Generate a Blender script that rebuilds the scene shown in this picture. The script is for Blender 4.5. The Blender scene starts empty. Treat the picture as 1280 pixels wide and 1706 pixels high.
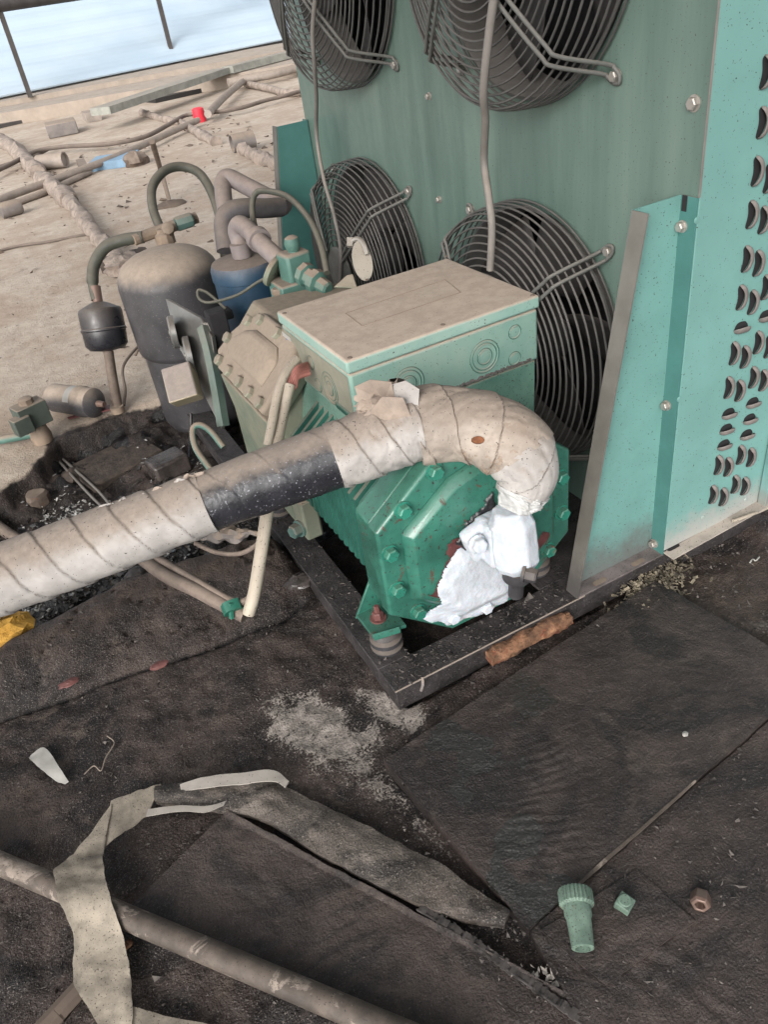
import bpy, math, random
import numpy as np
from mathutils import Vector, Matrix
random.seed(7); RNG = np.random.RandomState(11)
S = bpy.context.scene; COL = S.collection
R = math.radians
# ------------------------------------------------------------------ camera
F = 1282.0; CX, CY = 640.0, 853.0
YAW, PITCH, ROLL = 1.17243321, 0.61445095, -0.16145496
_f = np.array([math.cos(YAW)*math.cos(PITCH), math.sin(YAW)*math.cos(PITCH), -math.sin(PITCH)])
_r = np.cross(_f, [0, 0, 1]); _r /= np.linalg.norm(_r); _u = np.cross(_r, _f)
RT = _r*math.cos(ROLL)+_u*math.sin(ROLL); UP = -_r*math.sin(ROLL)+_u*math.cos(ROLL); FW = _f
O3 = np.array([0, 0, 1.05])
cam = bpy.data.cameras.new('camera'); co = bpy.data.objects.new('camera', cam); COL.objects.link(co)
cam.lens = 36*F/1706.0; cam.sensor_width = 36; cam.clip_start = .02; cam.clip_end = 500
co.matrix_world = Matrix(((RT[0], UP[0], -FW[0], 0), (RT[1], UP[1], -FW[1], 0), (RT[2], UP[2], -FW[2], 1.05), (0, 0, 0, 1)))
S.camera = co
# ------------------------------------------------------------------ light
SUN_AZ = R(222); SUN_EL = R(30)
W = bpy.data.worlds.new('World'); S.world = W; W.use_nodes = True
nt = W.node_tree; bg = nt.nodes['Background']; sky = nt.nodes.new('ShaderNodeTexSky')
sky.sky_type = 'NISHITA'; sky.sun_disc = False; sky.sun_elevation = SUN_EL
sky.sun_rotation = math.pi/2-SUN_AZ; sky.dust_density = 4.0; sky.air_density = 1.0
hs = nt.nodes.new('ShaderNodeHueSaturation'); hs.inputs['Saturation'].default_value = .16
nt.links.new(sky.outputs[0], hs.inputs['Color']); nt.links.new(hs.outputs[0], bg.inputs[0]); bg.inputs[1].default_value = .15
sl = bpy.data.lights.new('sun', 'SUN'); so = bpy.data.objects.new('sun', sl); COL.objects.link(so)
sl.energy = .34; sl.angle = R(20); sl.color = (1, .93, .85)
sd = Vector((math.cos(SUN_AZ)*math.cos(SUN_EL), math.sin(SUN_AZ)*math.cos(SUN_EL), math.sin(SUN_EL)))
so.rotation_euler = sd.to_track_quat('Z', 'Y').to_euler(); so.location = (0, 0, 6)
S.view_settings.view_transform = 'Standard'; S.view_settings.look = 'None'
S.view_settings.exposure = 1.12; S.view_settings.gamma = 1
S.cycles.use_denoising = True
# ------------------------------------------------------------------ positions measured on the photograph
def ray(u, v): return RT*((u-CX)/F)-UP*((v-CY)/F)+FW
def on(a, val, u, v):
    d = ray(u, v); return O3+d*((val-O3[a])/d[a])
def gx(u, v, x=.962): return on(0, x, u, v)
def gy(u, v, y): return on(1, y, u, v)
def gz(u, v, z=0.): return on(2, z, u, v)
def at(u, v, d): return O3+ray(u, v)*d
# ------------------------------------------------------------------ noise (numpy)
_P = np.random.RandomState(3).rand(256, 256)
def vn(x, y):
    xi = np.floor(x).astype(int); yi = np.floor(y).astype(int); fx = x-xi; fy = y-yi
    fx = fx*fx*(3-2*fx); fy = fy*fy*(3-2*fy)
    g = lambda i, j: _P[i % 256, j % 256]
    return (g(xi, yi)*(1-fx)+g(xi+1, yi)*fx)*(1-fy)+(g(xi, yi+1)*(1-fx)+g(xi+1, yi+1)*fx)*fy-.5
def fbm(x, y, sc, o=4, g=.5):
    x = np.asarray(x, float); y = np.asarray(y, float)
    s = 0; a = 1
    for k in range(o):
        s = s+a*vn(x*sc+17.3*k, y*sc-9.1*k); sc *= 2.03; a *= g
    return s
def sstep(a, b, x):
    t = np.clip((x-a)/(b-a), 0, 1); return t*t*(3-2*t)
# ------------------------------------------------------------------ materials
def c4(c): return (c[0], c[1], c[2], 1)
class NT:
    def __init__(s, name):
        s.m = bpy.data.materials.new(name); s.m.use_nodes = True; s.t = s.m.node_tree
        s.b = s.t.nodes['Principled BSDF']; s.tc = s.n('ShaderNodeTexCoord').outputs['Object']
        s.geo = s.n('ShaderNodeNewGeometry')
    def n(s, t, **k):
        x = s.t.nodes.new(t)
        for a, b in k.items(): setattr(x, a, b)
        return x
    def l(s, a, b): s.t.links.new(a, b)
    def noise(s, sc, det=4, rough=.6, vec=None, dist=0):
        x = s.n('ShaderNodeTexNoise'); x.inputs['Scale'].default_value = sc; x.inputs['Detail'].default_value = det
        x.inputs['Roughness'].default_value = rough; x.inputs['Distortion'].default_value = dist
        s.l(vec or s.tc, x.inputs['Vector']); return x.outputs['Fac']
    def ramp(s, v, a, b, lo=0., hi=1.):
        x = s.n('ShaderNodeMapRange'); x.clamp = True; x.interpolation_type = 'SMOOTHSTEP'
        s.l(v, x.inputs['Value']); x.inputs['From Min'].default_value = a; x.inputs['From Max'].default_value = b
        x.inputs['To Min'].default_value = lo; x.inputs['To Max'].default_value = hi; return x.outputs[0]
    def math(s, op, a, b=None):
        x = s.n('ShaderNodeMath', operation=op)
        for i, v in enumerate((a, b)):
            if v is None: continue
            if isinstance(v, (int, float)): x.inputs[i].default_value = v
            else: s.l(v, x.inputs[i])
        return x.outputs[0]
    def mix(s, f, a, b):
        x = s.n('ShaderNodeMix', data_type='RGBA')
        for i, v in ((0, f), (6, a), (7, b)):
            if isinstance(v, (int, float)): x.inputs[i].default_value = v
            elif isinstance(v, tuple): x.inputs[i].default_value = c4(v)
            else: s.l(v, x.inputs[i])
        return x.outputs[2]
    def attr(s, name):
        x = s.n('ShaderNodeAttribute'); x.attribute_name = name; return x.outputs['Fac']
    def bump(s, h, st, dist=.002, prev=None):
        x = s.n('ShaderNodeBump'); x.inputs['Strength'].default_value = st; x.inputs['Distance'].default_value = dist
        s.l(h, x.inputs['Height'])
        if prev: s.l(prev, x.inputs['Normal'])
        return x.outputs[0]
DUST = (.27, .212, .165)
def mat(name, base, rough=.5, metal=0., mottle=.2, msc=9, dust=0., dustcol=DUST, dr=(.1, .85), spec=.5, film=0., rust=0., rustcol=(.10, .035, .02), rsc=14,
        bump=.15, bsc=120, bdist=.001, specks=0., speckcol=(.03, .02, .02), ssc=300, low=None, stretch=None, coat=0., seam=None):
    k = NT(name)
    vec = k.tc
    if stretch:
        mp = k.n('ShaderNodeMapping'); mp.inputs['Scale'].default_value = stretch; k.l(k.tc, mp.inputs['Vector']); vec = mp.outputs[0]
    n1 = k.noise(msc, 5, .65, vec); n2 = k.noise(msc*6, 5, .7)
    dk = tuple(v*(1-mottle) for v in base); lt = tuple(min(1, v*(1+mottle)) for v in base)
    c = k.mix(k.ramp(n1, .3, .7), dk, lt)
    rg = k.ramp(n2, .3, .7, rough-.08, min(1, rough+.12))
    sep = k.n('ShaderNodeSeparateXYZ'); k.l(k.geo.outputs['Normal'], sep.inputs[0])
    if rust:
        nr = k.noise(rsc, 8, .75, None, .6)
        f = k.ramp(nr, .72-rust*.35, .76-rust*.35)
        c = k.mix(f, c, k.mix(k.ramp(n2, .3, .7), rustcol, tuple(v*2 for v in rustcol)))
        rg = k.mix(f, rg, (.9, .9, .9))
    if film:
        c = k.mix(k.ramp(n1, .25, .8, film*.4, min(1, film*1.4)), c, dustcol)
    if dust:
        up = k.ramp(k.math('ADD', sep.outputs['Z'], k.math('MULTIPLY', k.math('SUBTRACT', k.noise(msc*2.5, 6, .7), .5), .5)), dr[0], dr[1])
        f = k.math('MULTIPLY', up, k.ramp(k.math('ADD', n1, k.math('MULTIPLY', n2, .5)), .45, .8, dust*.75, min(1., dust*1.15)))
        c = k.mix(f, c, k.mix(k.ramp(n2, .35, .65), dustcol, tuple(v*.82 for v in dustcol)))
        rg = k.mix(f, rg, (.95, .95, .95))
    if low:   # mud splashed up from the roof: (height, colour, amount)
        sp = k.n('ShaderNodeSeparateXYZ'); k.l(k.geo.outputs['Position'], sp.inputs[0])
        h = k.math('ADD', sp.outputs['Z'], k.math('MULTIPLY', k.noise(22, 6, .75), low[0]*1.6))
        c = k.mix(k.ramp(h, low[0]*.9, low[0]*2.0, low[2], 0.), c, low[1])
    if specks:
        ns = k.noise(ssc, 2, .5); c = k.mix(k.ramp(ns, .70-specks*.12, .74-specks*.12), c, speckcol)
    k.l(c, k.b.inputs['Base Color']); k.l(rg, k.b.inputs['Roughness'])
    k.b.inputs['Metallic'].default_value = metal; k.b.inputs['Specular IOR Level'].default_value = spec
    if seam:
        sm = k.ramp(k.math('ADD', k.attr('seam'), k.math('MULTIPLY', k.math('SUBTRACT', k.noise(60, 3), .5), .9)), .55, .95, 0, .65); c = k.mix(sm, c, seam); k.l(c, k.b.inputs['Base Color'])
    if coat: k.b.inputs['Coat Weight'].default_value = coat
    if bump:
        nb = k.bump(k.noise(bsc, 6, .7), bump, bdist); nb = k.bump(n1, bump*.6, .004, nb)
        k.l(nb, k.b.inputs['Normal'])
    return k.m
M = {}
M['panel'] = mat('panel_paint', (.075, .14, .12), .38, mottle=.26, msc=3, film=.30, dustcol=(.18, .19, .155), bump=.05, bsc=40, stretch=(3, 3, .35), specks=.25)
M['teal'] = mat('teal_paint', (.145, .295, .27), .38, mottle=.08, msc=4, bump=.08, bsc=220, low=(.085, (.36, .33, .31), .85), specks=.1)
M['teal_low'] = mat('teal_paint_gusset', (.13, .275, .25), .42, mottle=.1, msc=6, bump=.1, bsc=220, low=(.10, (.11, .10, .097), .85), specks=.2)
M['flange'] = mat('dusty_flange', (.125, .118, .103), .6, mottle=.2, msc=8, bump=.1, low=(.1, (.055, .05, .048), .9))
M['foot'] = mat('dirty_foot_flange', (.13, .11, .105), .75, mottle=.35, msc=20, bump=.4, bsc=90, specks=.5)
M['foot_light'] = mat('dusty_foot_flange', (.33, .29, .25), .8, mottle=.25, msc=14, bump=.3, bsc=90, specks=.3)
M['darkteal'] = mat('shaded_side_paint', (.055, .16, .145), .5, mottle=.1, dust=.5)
M['guard'] = mat('guard_wire', (.075, .072, .068), .6, metal=.1, mottle=.2, dust=.4, dustcol=(.20, .175, .155), bump=.3, bsc=300)
M['guard_arm'] = mat('guard_arm_wire', (.10, .10, .092), .6, metal=.1, mottle=.2, dust=.5, dustcol=(.22, .20, .175), bump=.3, bsc=300)
M['fan_dark'] = mat('fan_dark', (.015, .014, .014), .6, dust=.2, dustcol=(.09, .07, .06))
M['blade'] = mat('fan_blade', (.022, .019, .018), .65, dust=.25, dustcol=(.10, .078, .065))
M['cable'] = mat('grey_cable', (.17, .155, .14), .65, dust=.6, dustcol=(.33, .28, .24), bump=.1)
M['zinc'] = mat('zinc_bolt', (.38, .36, .33), .4, metal=.6, dust=.5, rust=.3, bump=.2)
M['louvre'] = mat('dusty_louvre', (.14, .122, .114), .8, mottle=.12, msc=25, dust=.6, dustcol=(.22, .195, .18), bump=.1)
M['black'] = mat('black_void', (.012, .011, .012), .9, bump=0)
M['comp'] = mat('compressor_green', (.023, .14, .102), .34, film=.12, mottle=.4, msc=9, dust=.12, dustcol=(.10, .085, .062), rust=.37, rsc=30, rustcol=(.045, .03, .02), specks=.35, ssc=190, bump=.4, bsc=140, coat=.35)
M['comp_rib'] = mat('compressor_rib_green', (.024, .105, .08), .4, mottle=.25, msc=12, dust=.45, bump=.3, bsc=160, specks=.2)
M['comp_dusty'] = mat('compressor_dusty', (.11, .17, .125), .7, mottle=.2, msc=10, dust=1.0, film=.5, dustcol=(.25, .20, .15), bump=.3, bsc=130)
M['comp_dusty2'] = mat('pedestal_paint', (.07, .22, .175), .55, mottle=.3, msc=10, dust=.8, film=.25, rust=.2, bump=.25, specks=.5)
M['head_dusty'] = mat('head_dusty', (.27, .22, .17), .85, mottle=.14, msc=16, dust=.6, bump=.3, bsc=130)
M['bolt_green'] = mat('bolt_green', (.024, .17, .12), .35, mottle=.25, dust=.15, rust=.3, specks=.6, bump=.2)
M['bolt_dusty'] = mat('bolt_dusty', (.22, .22, .165), .7, mottle=.2, dust=.8, bump=.2)
M['box'] = mat('terminal_box_paint', (.13, .30, .26), .55, mottle=.12, msc=7, dust=1.1, film=.28, dustcol=(.38, .31, .25), bump=.05, bsc=140, specks=.1)
M['box_side'] = mat('terminal_box_dusty_side', (.19, .20, .155), .65, mottle=.15, msc=9, dust=1., film=.3, bump=.08)
M['lid'] = mat('box_lid', (.18, .36, .32), .55, mottle=.08, msc=6, dust=1.25, film=.25, dustcol=(.46, .37, .30), bump=.05, bsc=150, specks=.15)
M['frost'] = mat('frost', (.46, .49, .53), .6, mottle=.12, msc=40, bump=.6, bsc=380, bdist=.0015)
M['frost'].node_tree.nodes['Principled BSDF'].inputs['Subsurface Weight'].default_value = .25
M['frost'].node_tree.nodes['Principled BSDF'].inputs['Subsurface Scale'].default_value = .01
M['frost_edge'] = mat('frosted_wrap', (.42, .42, .41), .8, mottle=.2, msc=40, bump=.7, bsc=200)
M['tape'] = mat('dusty_tape', (.335, .315, .298), .6, seam=(.13, .09, .065), mottle=.2, msc=14, dust=1.0, dustcol=(.26, .215, .18), bump=.2, bsc=90, bdist=.002, specks=.18)
M['elbow_tape'] = mat('stained_tape', (.31, .265, .225), .65, seam=(.10, .07, .05), rust=.42, rustcol=(.16, .12, .09), rsc=7, mottle=.25, msc=16, dust=.8, dustcol=(.26, .21, .17), bump=.35, bsc=60, bdist=.003, specks=.15)
M['paper'] = mat('brittle_tape', (.27, .215, .175), .75, mottle=.2, msc=30, bump=.25, bsc=80)
M['blackwrap'] = mat('black_rubber_wrap', (.012, .013, .018), .3, dr=(.55, .95), mottle=.3, msc=18, dust=1.0, dustcol=(.25, .205, .17), film=.03, bump=.5, bsc=140, specks=.3, speckcol=(.25, .25, .28))
M['brown_scab'] = mat('foam_scab', (.16, .06, .025), .9, mottle=.5, msc=60, bump=.8)
M['tank'] = mat('receiver_grey', (.045, .043, .046), .45, mottle=.35, msc=8, dust=1.05, dustcol=(.36, .29, .23), bump=.12, bsc=60, specks=.3, speckcol=(.18, .16, .16))
M['bluecan'] = mat('separator_blue', (.016, .045, .08), .45, mottle=.2, msc=10, dust=.95, dustcol=(.22, .175, .145), bump=.1)
M['drum'] = mat('filter_black', (.018, .018, .022), .3, mottle=.2, dust=.35, bump=.1)
M['hose'] = mat('green_hose', (.05, .052, .04), .6, mottle=.2, dust=.45, dustcol=(.22, .19, .15), bump=.25, bsc=90)
M['pipe_dust'] = mat('dusty_pipe', (.20, .17, .165), .6, mottle=.2, dust=1., dustcol=(.28, .225, .195), bump=.2)
M['pipe_foam'] = mat('foam_sleeve', (.10, .09, .095), .75, mottle=.3, dust=.5, bump=.3)
M['rustpipe'] = mat('rusty_pipe', (.12, .09, .07), .7, mottle=.35, msc=25, dust=.4, rust=.35, rsc=40, bump=.4, bsc=150)
M['tagm'] = mat('pale_tag', (.36, .32, .27), .6, mottle=.1, specks=.3)
M['valve'] = mat('valve_teal', (.07, .15, .125), .55, mottle=.2, dust=.9, rust=.1, bump=.3)
M['brassy'] = mat('dusty_brass', (.20, .15, .11), .65, mottle=.3, dust=.8, bump=.4)
M['gauge'] = mat('gauge_metal', (.22, .22, .21), .3, metal=.6, mottle=.2, dust=.4, bump=.15)
M['gaugegreen'] = mat('gauge_frame_green', (.075, .135, .12), .55, mottle=.2, dust=.6, bump=.15)
M['solen'] = mat('dirty_coil', (.06, .075, .062), .6, mottle=.3, dust=.7, bump=.3)
M['cream'] = mat('cream_plastic', (.36, .31, .215), .55, mottle=.1, dust=.8, dustcol=(.30, .25, .23), bump=.05)
M['conduit'] = mat('cream_conduit', (.40, .355, .285), .55, mottle=.12, dust=.5, specks=.35, rust=.06, rsc=20, bump=.15)
M['redwire'] = mat('red_wire', (.30, .10, .085), .5, mottle=.3, film=.2)
M['browncond'] = mat('muddy_conduit', (.12, .092, .077), .75, mottle=.4, msc=25, dust=.4, bump=.5, bsc=110)
M['greentape'] = mat('green_tape', (.015, .11, .075), .5)
M['frame'] = mat('greasy_steel', (.032, .028, .028), .5, mottle=.6, msc=16, rust=.45, rsc=12, rustcol=(.012, .010, .010), bump=1., bsc=150, bdist=.003, specks=.55, speckcol=(.10, .09, .085), ssc=260)
M['redbolt'] = mat('red_nut', (.12, .045, .04), .7, mottle=.3, bump=.3)
M['rubber'] = mat('rubber_mount', (.035, .033, .036), .6, dust=.3, bump=.3)
M['rustfoam'] = mat('rusty_foam', (.17, .085, .045), .9, mottle=.6, msc=40, rust=.48, rsc=30, rustcol=(.09, .03, .015), bump=1., bsc=70, bdist=.004, specks=.4)
M['yellow'] = mat('yellow_foam', (.60, .33, .06), .9, mottle=.25, msc=30, bump=.8, bsc=60, bdist=.004, specks=.3)
M['cap'] = mat('cap_green', (.085, .155, .12), .6, mottle=.3, msc=40, film=.15, rust=.36, rsc=50, rustcol=(.05, .05, .035), bump=.35, specks=.6, ssc=420)
M['copper'] = mat('copper_nut', (.16, .105, .085), .45, metal=.35, mottle=.2, rust=.1, bump=.2)
M['strip'] = mat('loose_tape', (.225, .195, .155), .85, mottle=.4, msc=16, rust=.22, rsc=30, rustcol=(.085, .06, .042), bump=.4, bsc=90, bdist=.003, specks=.5, speckcol=(.05, .035, .025), ssc=420)
M['strip_edge'] = mat('loose_tape_pale', (.29, .265, .235), .8, mottle=.1, msc=22, bump=.2, specks=.2)
M['beigepipe'] = mat('muddy_metal_pipe', (.078, .062, .050), .65, mottle=.55, msc=14, rust=.52, rsc=13, rustcol=(.15, .125, .105), dust=.2, dustcol=(.13, .10, .08), bump=.6, bsc=140, specks=.4, ssc=380)
M['white_bit'] = mat('white_scrap', (.33, .32, .295), .8, mottle=.1, bump=.4)
M['debris'] = mat('grit', (.065, .056, .05), .8, mottle=.9, msc=60)
M['debris_dark'] = mat('dark_grit', (.04, .035, .033), .6, mottle=.7, msc=60)
M['leafdirt'] = mat('leaf_dirt', (.12, .10, .07), .8, mottle=.9, msc=50)
M['beige_con'] = mat('beige_concrete', (.30, .25, .205), .9, mottle=.12, msc=6, bump=.3)
M['brown_con'] = mat('brown_concrete', (.12, .09, .07), .9, mottle=.2, msc=6, bump=.3)
M['greybeam'] = mat('grey_green_steel', (.25, .25, .22), .7, mottle=.2, dust=.4, bump=.2)
M['lightpipe'] = mat('pale_pipe', (.27, .23, .20), .75, mottle=.2, dust=.6, bump=.3)
M['darkcable'] = mat('old_cable', (.12, .095, .08), .8, mottle=.2, dust=.3)
M['foamwrap'] = mat('crumbling_foam', (.27, .22, .185), .95, mottle=.3, msc=14, rust=.1, rustcol=(.09, .05, .04), bump=1., bsc=40, bdist=.01)
M['railing'] = mat('dark_rail', (.05, .043, .04), .6, rust=.2)
M['blueboard'] = mat('blue_scrap', (.17, .27, .37), .7, mottle=.15)
M['red'] = mat('red_plastic', (.62, .03, .05), .5, mottle=.1)
M['greybox'] = mat('grey_block', (.17, .15, .14), .8, mottle=.2, dust=.9)
M['steel_low'] = mat('post_paint', (.13, .26, .25), .5, mottle=.2, low=(.08, (.22, .19, .17), .8))
# white sheet roof
k = NT('white_sheet_roof'); k.l(k.mix(k.ramp(k.noise(.4, 4), .3, .7), (.33, .42, .50), (.42, .50, .56)), k.b.inputs['Base Color']); k.b.inputs['Roughness'].default_value = .6; M['whiteroof'] = k.m
# enclosure: roof ground
k = NT('roof_ground')
P = k.geo.outputs['Position']
big = k.noise(2.2, 6, .6, P); fine = k.noise(60, 6, .75, P); grit = k.noise(230, 3, .6, P); mid = k.noise(13, 6, .65, P)
dark = k.mix(k.ramp(mid, .3, .7), (.013, .0095, .0085), (.062, .045, .038))
dark = k.mix(k.ramp(grit, .60, .70), dark, (.10, .085, .08))
dark = k.mix(k.ramp(big, .5, .7, 0, .5), dark, (.055, .038, .030))
dust = k.mix(k.ramp(mid, .3, .7), (.37, .305, .245), (.48, .41, .34))
dust = k.mix(k.ramp(big, .35, .6, .5, 0.), dust, (.29, .205, .145))
dust = k.mix(k.ramp(fine, .62, .72), dust, (.21, .155, .12))
patch = k.mix(k.ramp(fine, .3, .7), (.15, .13, .115), (.36, .32, .285))
def thr(a, lo, hi, n, amt):   # sharp broken edge: attribute plus noise
    return k.ramp(k.math('ADD', k.attr(a), k.math('MULTIPLY', k.math('SUBTRACT', n, .5), amt)), lo, hi)
dark = k.mix(k.ramp(k.noise(4.5, 6, .7, P, 1.), .50, .58, 0, .8), dark, (.009, .008, .008)); dark = k.mix(k.ramp(k.noise(7, 7, .75, P, .5), .57, .66, 0, .7), dark, (.085, .065, .052))
c = k.mix(thr('dusty', .42, .56, mid, .5), dark, dust)
vor = k.n('ShaderNodeTexVoronoi'); vor.feature = 'DISTANCE_TO_EDGE'; vor.inputs['Scale'].default_value = .9; k.l(P, vor.inputs['Vector'])
dstain = k.ramp(k.noise(3.5, 7, .75, P, .8), .56, .70, 0, .55)
c = k.mix(k.math('MULTIPLY', dstain, k.attr('dusty')), c, (.13, .095, .072))
c = k.mix(k.math('MULTIPLY', k.ramp(fine, .62, .68, 0, .3), k.attr('dusty')), c, (.15, .11, .085))
g3 = k.noise(430, 2, .5, P); g4 = k.noise(300, 3, .6, P); nd = k.math('SUBTRACT', 1.0, k.attr('dusty'))
c = k.mix(k.math('MULTIPLY', k.ramp(g3, .60, .68, 0, .9), nd), c, (.17, .145, .13)); c = k.mix(k.math('MULTIPLY', k.ramp(g4, .40, .33, 0, .9), nd), c, (.006, .005, .005))
pf = k.math('ADD', k.math('MULTIPLY', k.noise(26, 7, .8, P, .6), .6), k.math('MULTIPLY', grit, .4))
c = k.mix(thr('patch', .56, .78, pf, 4.2), c, patch)
c = k.mix(thr('brown', .35, .8, mid, .9), c, k.mix(k.ramp(fine, .3, .7), (.035, .025, .021), (.085, .062, .050)))
c = k.mix(k.ramp(k.attr('crack'), .3, .7), c, (.012, .010, .010))
wet = thr('wet', .4, .6, mid, .6)
c = k.mix(wet, c, (.010, .009, .009))
k.l(c, k.b.inputs['Base Color'])
rg = k.mix(wet, k.mix(thr('dusty', .4, .6, mid, .4), k.ramp(fine, .3, .7, .30, .72), (.95, .95, .95)), (.08, .08, .08))
k.l(rg, k.b.inputs['Roughness'])
k.l(k.mix(wet, k.mix(thr('dusty', .4, .6, mid, .4), (.30, .30, .30), (.4, .4, .4)), (.5, .5, .5)), k.b.inputs['Specular IOR Level'])
b0 = k.bump(mid, .5, .02); b1 = k.bump(fine, .8, .007, b0); b2 = k.bump(grit, .8, .0035, b1); k.l(b2, k.b.inputs['Normal']); M['ground'] = k.m
def slabmat(name, a, b2c, dusty, ripple=True):
    k = NT(name); P = k.geo.outputs['Position']
    mid = k.noise(9, 6, .65, P); fine = k.noise(70, 6, .75, P); grit = k.noise(260, 3, .6, P)
    c = k.mix(k.ramp(mid, .35, .65), a, b2c); c = k.mix(k.ramp(k.noise(4.5, 6, .7, P, 1.), .48, .58, 0, .75), c, (.011, .0095, .0095)); c = k.mix(k.ramp(k.noise(6, 6, .7, P, .7), .56, .66, 0, .6), c, (.075, .058, .048)); c = k.mix(k.ramp(grit, .62, .70, 0, .8), c, dusty)
    c = k.mix(k.ramp(fine, .64, .70, 0, .6), c, (.012, .011, .011))
    g3 = k.noise(430, 2, .5, P); g4 = k.noise(300, 3, .6, P)
    c = k.mix(k.ramp(g3, .62, .69, 0, .8), c, dusty); c = k.mix(k.ramp(g4, .40, .33, 0, .9), c, (.007, .006, .006))
    w = k.ramp(k.math('ADD', k.attr('wet'), k.math('MULTIPLY', k.math('SUBTRACT', mid, .5), .8)), .42, .60)
    c = k.mix(k.math('MULTIPLY', w, .8), c, (.016, .016, .014))
    k.l(c, k.b.inputs['Base Color'])
    k.l(k.mix(w, k.ramp(fine, .3, .7, .30, .62), (.12, .12, .12)), k.b.inputs['Roughness'])
    k.l(k.mix(w, (.36, .36, .36), (.6, .6, .6)), k.b.inputs['Specular IOR Level']); k.l(k.bump(grit, .75, .003, k.bump(fine, .7, .006)), k.b.inputs['Normal']); return k.m
M['slab'] = slabmat('dark_plate', (.024, .0180, .0165), (.052, .039, .034), (.08, .07, .066))
M['slab2'] = slabmat('dark_plate_browner', (.027, .020, .018), (.058, .043, .037), (.09, .08, .075))
M['sheet'] = slabmat('brown_felt', (.034, .025, .022), (.068, .051, .043), (.10, .085, .075))
M['tongue'] = slabmat('grey_felt_strip', (.075, .062, .052), (.165, .14, .12), (.26, .23, .20))
# ------------------------------------------------------------------ mesh building
class MB:
    def __init__(s): s.v = []; s.f = []
    def add(s, vs, fs):
        o = len(s.v); s.v += [tuple(map(float, p)) for p in vs]; s.f += [tuple(i+o for i in f) for f in fs]; return s
    def box(s, lo, hi):
        x0, y0, z0 = lo; x1, y1, z1 = hi
        return s.add([(x0,y0,z0),(x1,y0,z0),(x1,y1,z0),(x0,y1,z0),(x0,y0,z1),(x1,y0,z1),(x1,y1,z1),(x0,y1,z1)],
                     [(0,3,2,1),(4,5,6,7),(0,1,5,4),(1,2,6,5),(2,3,7,6),(3,0,4,7)])
    def obox(s, c, ax, h):
        c = np.array(c, float); A = [np.array(a, float)/np.linalg.norm(a) for a in ax]
        vs = [c+A[0]*h[0]*i+A[1]*h[1]*j+A[2]*h[2]*k for k in (-1, 1) for i, j in ((-1,-1),(1,-1),(1,1),(-1,1))]
        return s.add(vs, [(0,3,2,1),(4,5,6,7),(0,1,5,4),(1,2,6,5),(2,3,7,6),(3,0,4,7)])
    def prism(s, poly, off):
        n = len(poly); off = np.array(off, float); a = [np.array(p, float) for p in poly]
        return s.add(a+[p+off for p in a], [tuple(range(n))[::-1], tuple(range(n, 2*n))]+[(i, (i+1) % n, n+(i+1) % n, n+i) for i in range(n)])
    def loft(s, rings, cap=True):
        n = len(rings[0]); m = len(rings); fs = []
        for j in range(m-1):
            for i in range(n): fs.append((j*n+i, j*n+(i+1) % n, (j+1)*n+(i+1) % n, (j+1)*n+i))
        if cap: fs += [tuple(range(n))[::-1], tuple((m-1)*n+i for i in range(n))]
        return s.add([p for r in rings for p in r], fs)
    def tube(s, pts, r, n=12, cap=True, rf=None, closed=False):
        P = [np.array(p, float) for p in pts]; m = len(P)
        if not hasattr(r, '__len__'): r = [r]*m
        T = []
        for i in range(m):
            if closed: t = P[(i+1) % m]-P[i-1]
            else: t = P[min(i+1, m-1)]-P[max(i-1, 0)]
            T.append(t/np.linalg.norm(t))
        u = np.cross(T[0], [0, 0, 1.]);
        if np.linalg.norm(u) < .1: u = np.cross(T[0], [1., 0, 0])
        u /= np.linalg.norm(u); rings = []
        for i in range(m):
            u = u-T[i]*np.dot(u, T[i]); u /= np.linalg.norm(u); w = np.cross(T[i], u); ring = []
            for j in range(n):
                a = 2*math.pi*j/n; rr = r[i]*(rf(i, a) if rf else 1); ring.append(P[i]+(u*math.cos(a)+w*math.sin(a))*rr)
            rings.append(ring)
        if closed:
            o = len(rings); vs = [p for q in rings for p in q]
            return s.add(vs, [(j*n+i, j*n+(i+1) % n, ((j+1) % o)*n+(i+1) % n, ((j+1) % o)*n+i) for j in range(o) for i in range(n)])
        return s.loft(rings, cap)
    def lathe(s, prof, org, ax, n=32, rf=None):
        ax = np.array(ax, float); ax /= np.linalg.norm(ax); org = np.array(org, float)
        u = np.cross(ax, [0, 0, 1.]);
        if np.linalg.norm(u) < .1: u = np.cross(ax, [1., 0, 0])
        u /= np.linalg.norm(u); w = np.cross(ax, u)
        rings = [[org+ax*h+(u*math.cos(2*math.pi*j/n)+w*math.sin(2*math.pi*j/n))*max(r, 1e-4)*(rf(h, 2*math.pi*j/n) if rf else 1) for j in range(n)] for r, h in prof]
        return s.loft(rings)
    def hexbolt(s, pos, ax, r, h, washer=True):
        ax = np.array(ax, float); ax /= np.linalg.norm(ax); pos = np.array(pos, float); k0 = 0.
        if washer: s.lathe([(r*1.25, -.001), (r*1.25, h*.18)], pos, ax, 20); k0 = h*.18
        s.lathe([(r, k0), (r, k0+h*.72), (r*.82, k0+h*.85)], pos, ax, 6); return s
    def grid(s, pts, nu, nv):
        return s.add(pts, [(j*nu+i, j*nu+i+1, (j+1)*nu+i+1, (j+1)*nu+i) for j in range(nv-1) for i in range(nu-1)])
def spline(pts, k=8):
    P = [np.array(p, float) for p in pts]; P = [2*P[0]-P[1]]+P+[2*P[-1]-P[-2]]; out = []
    for i in range(1, len(P)-2):
        a, b, c, d = P[i-1:i+3]
        for j in range(k):
            t = j/k; out.append(.5*((2*b)+(c-a)*t+(2*a-5*b+4*c-d)*t*t+(-a+3*b-3*c+d)*t**3))
    out.append(P[-2]); return out
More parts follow.
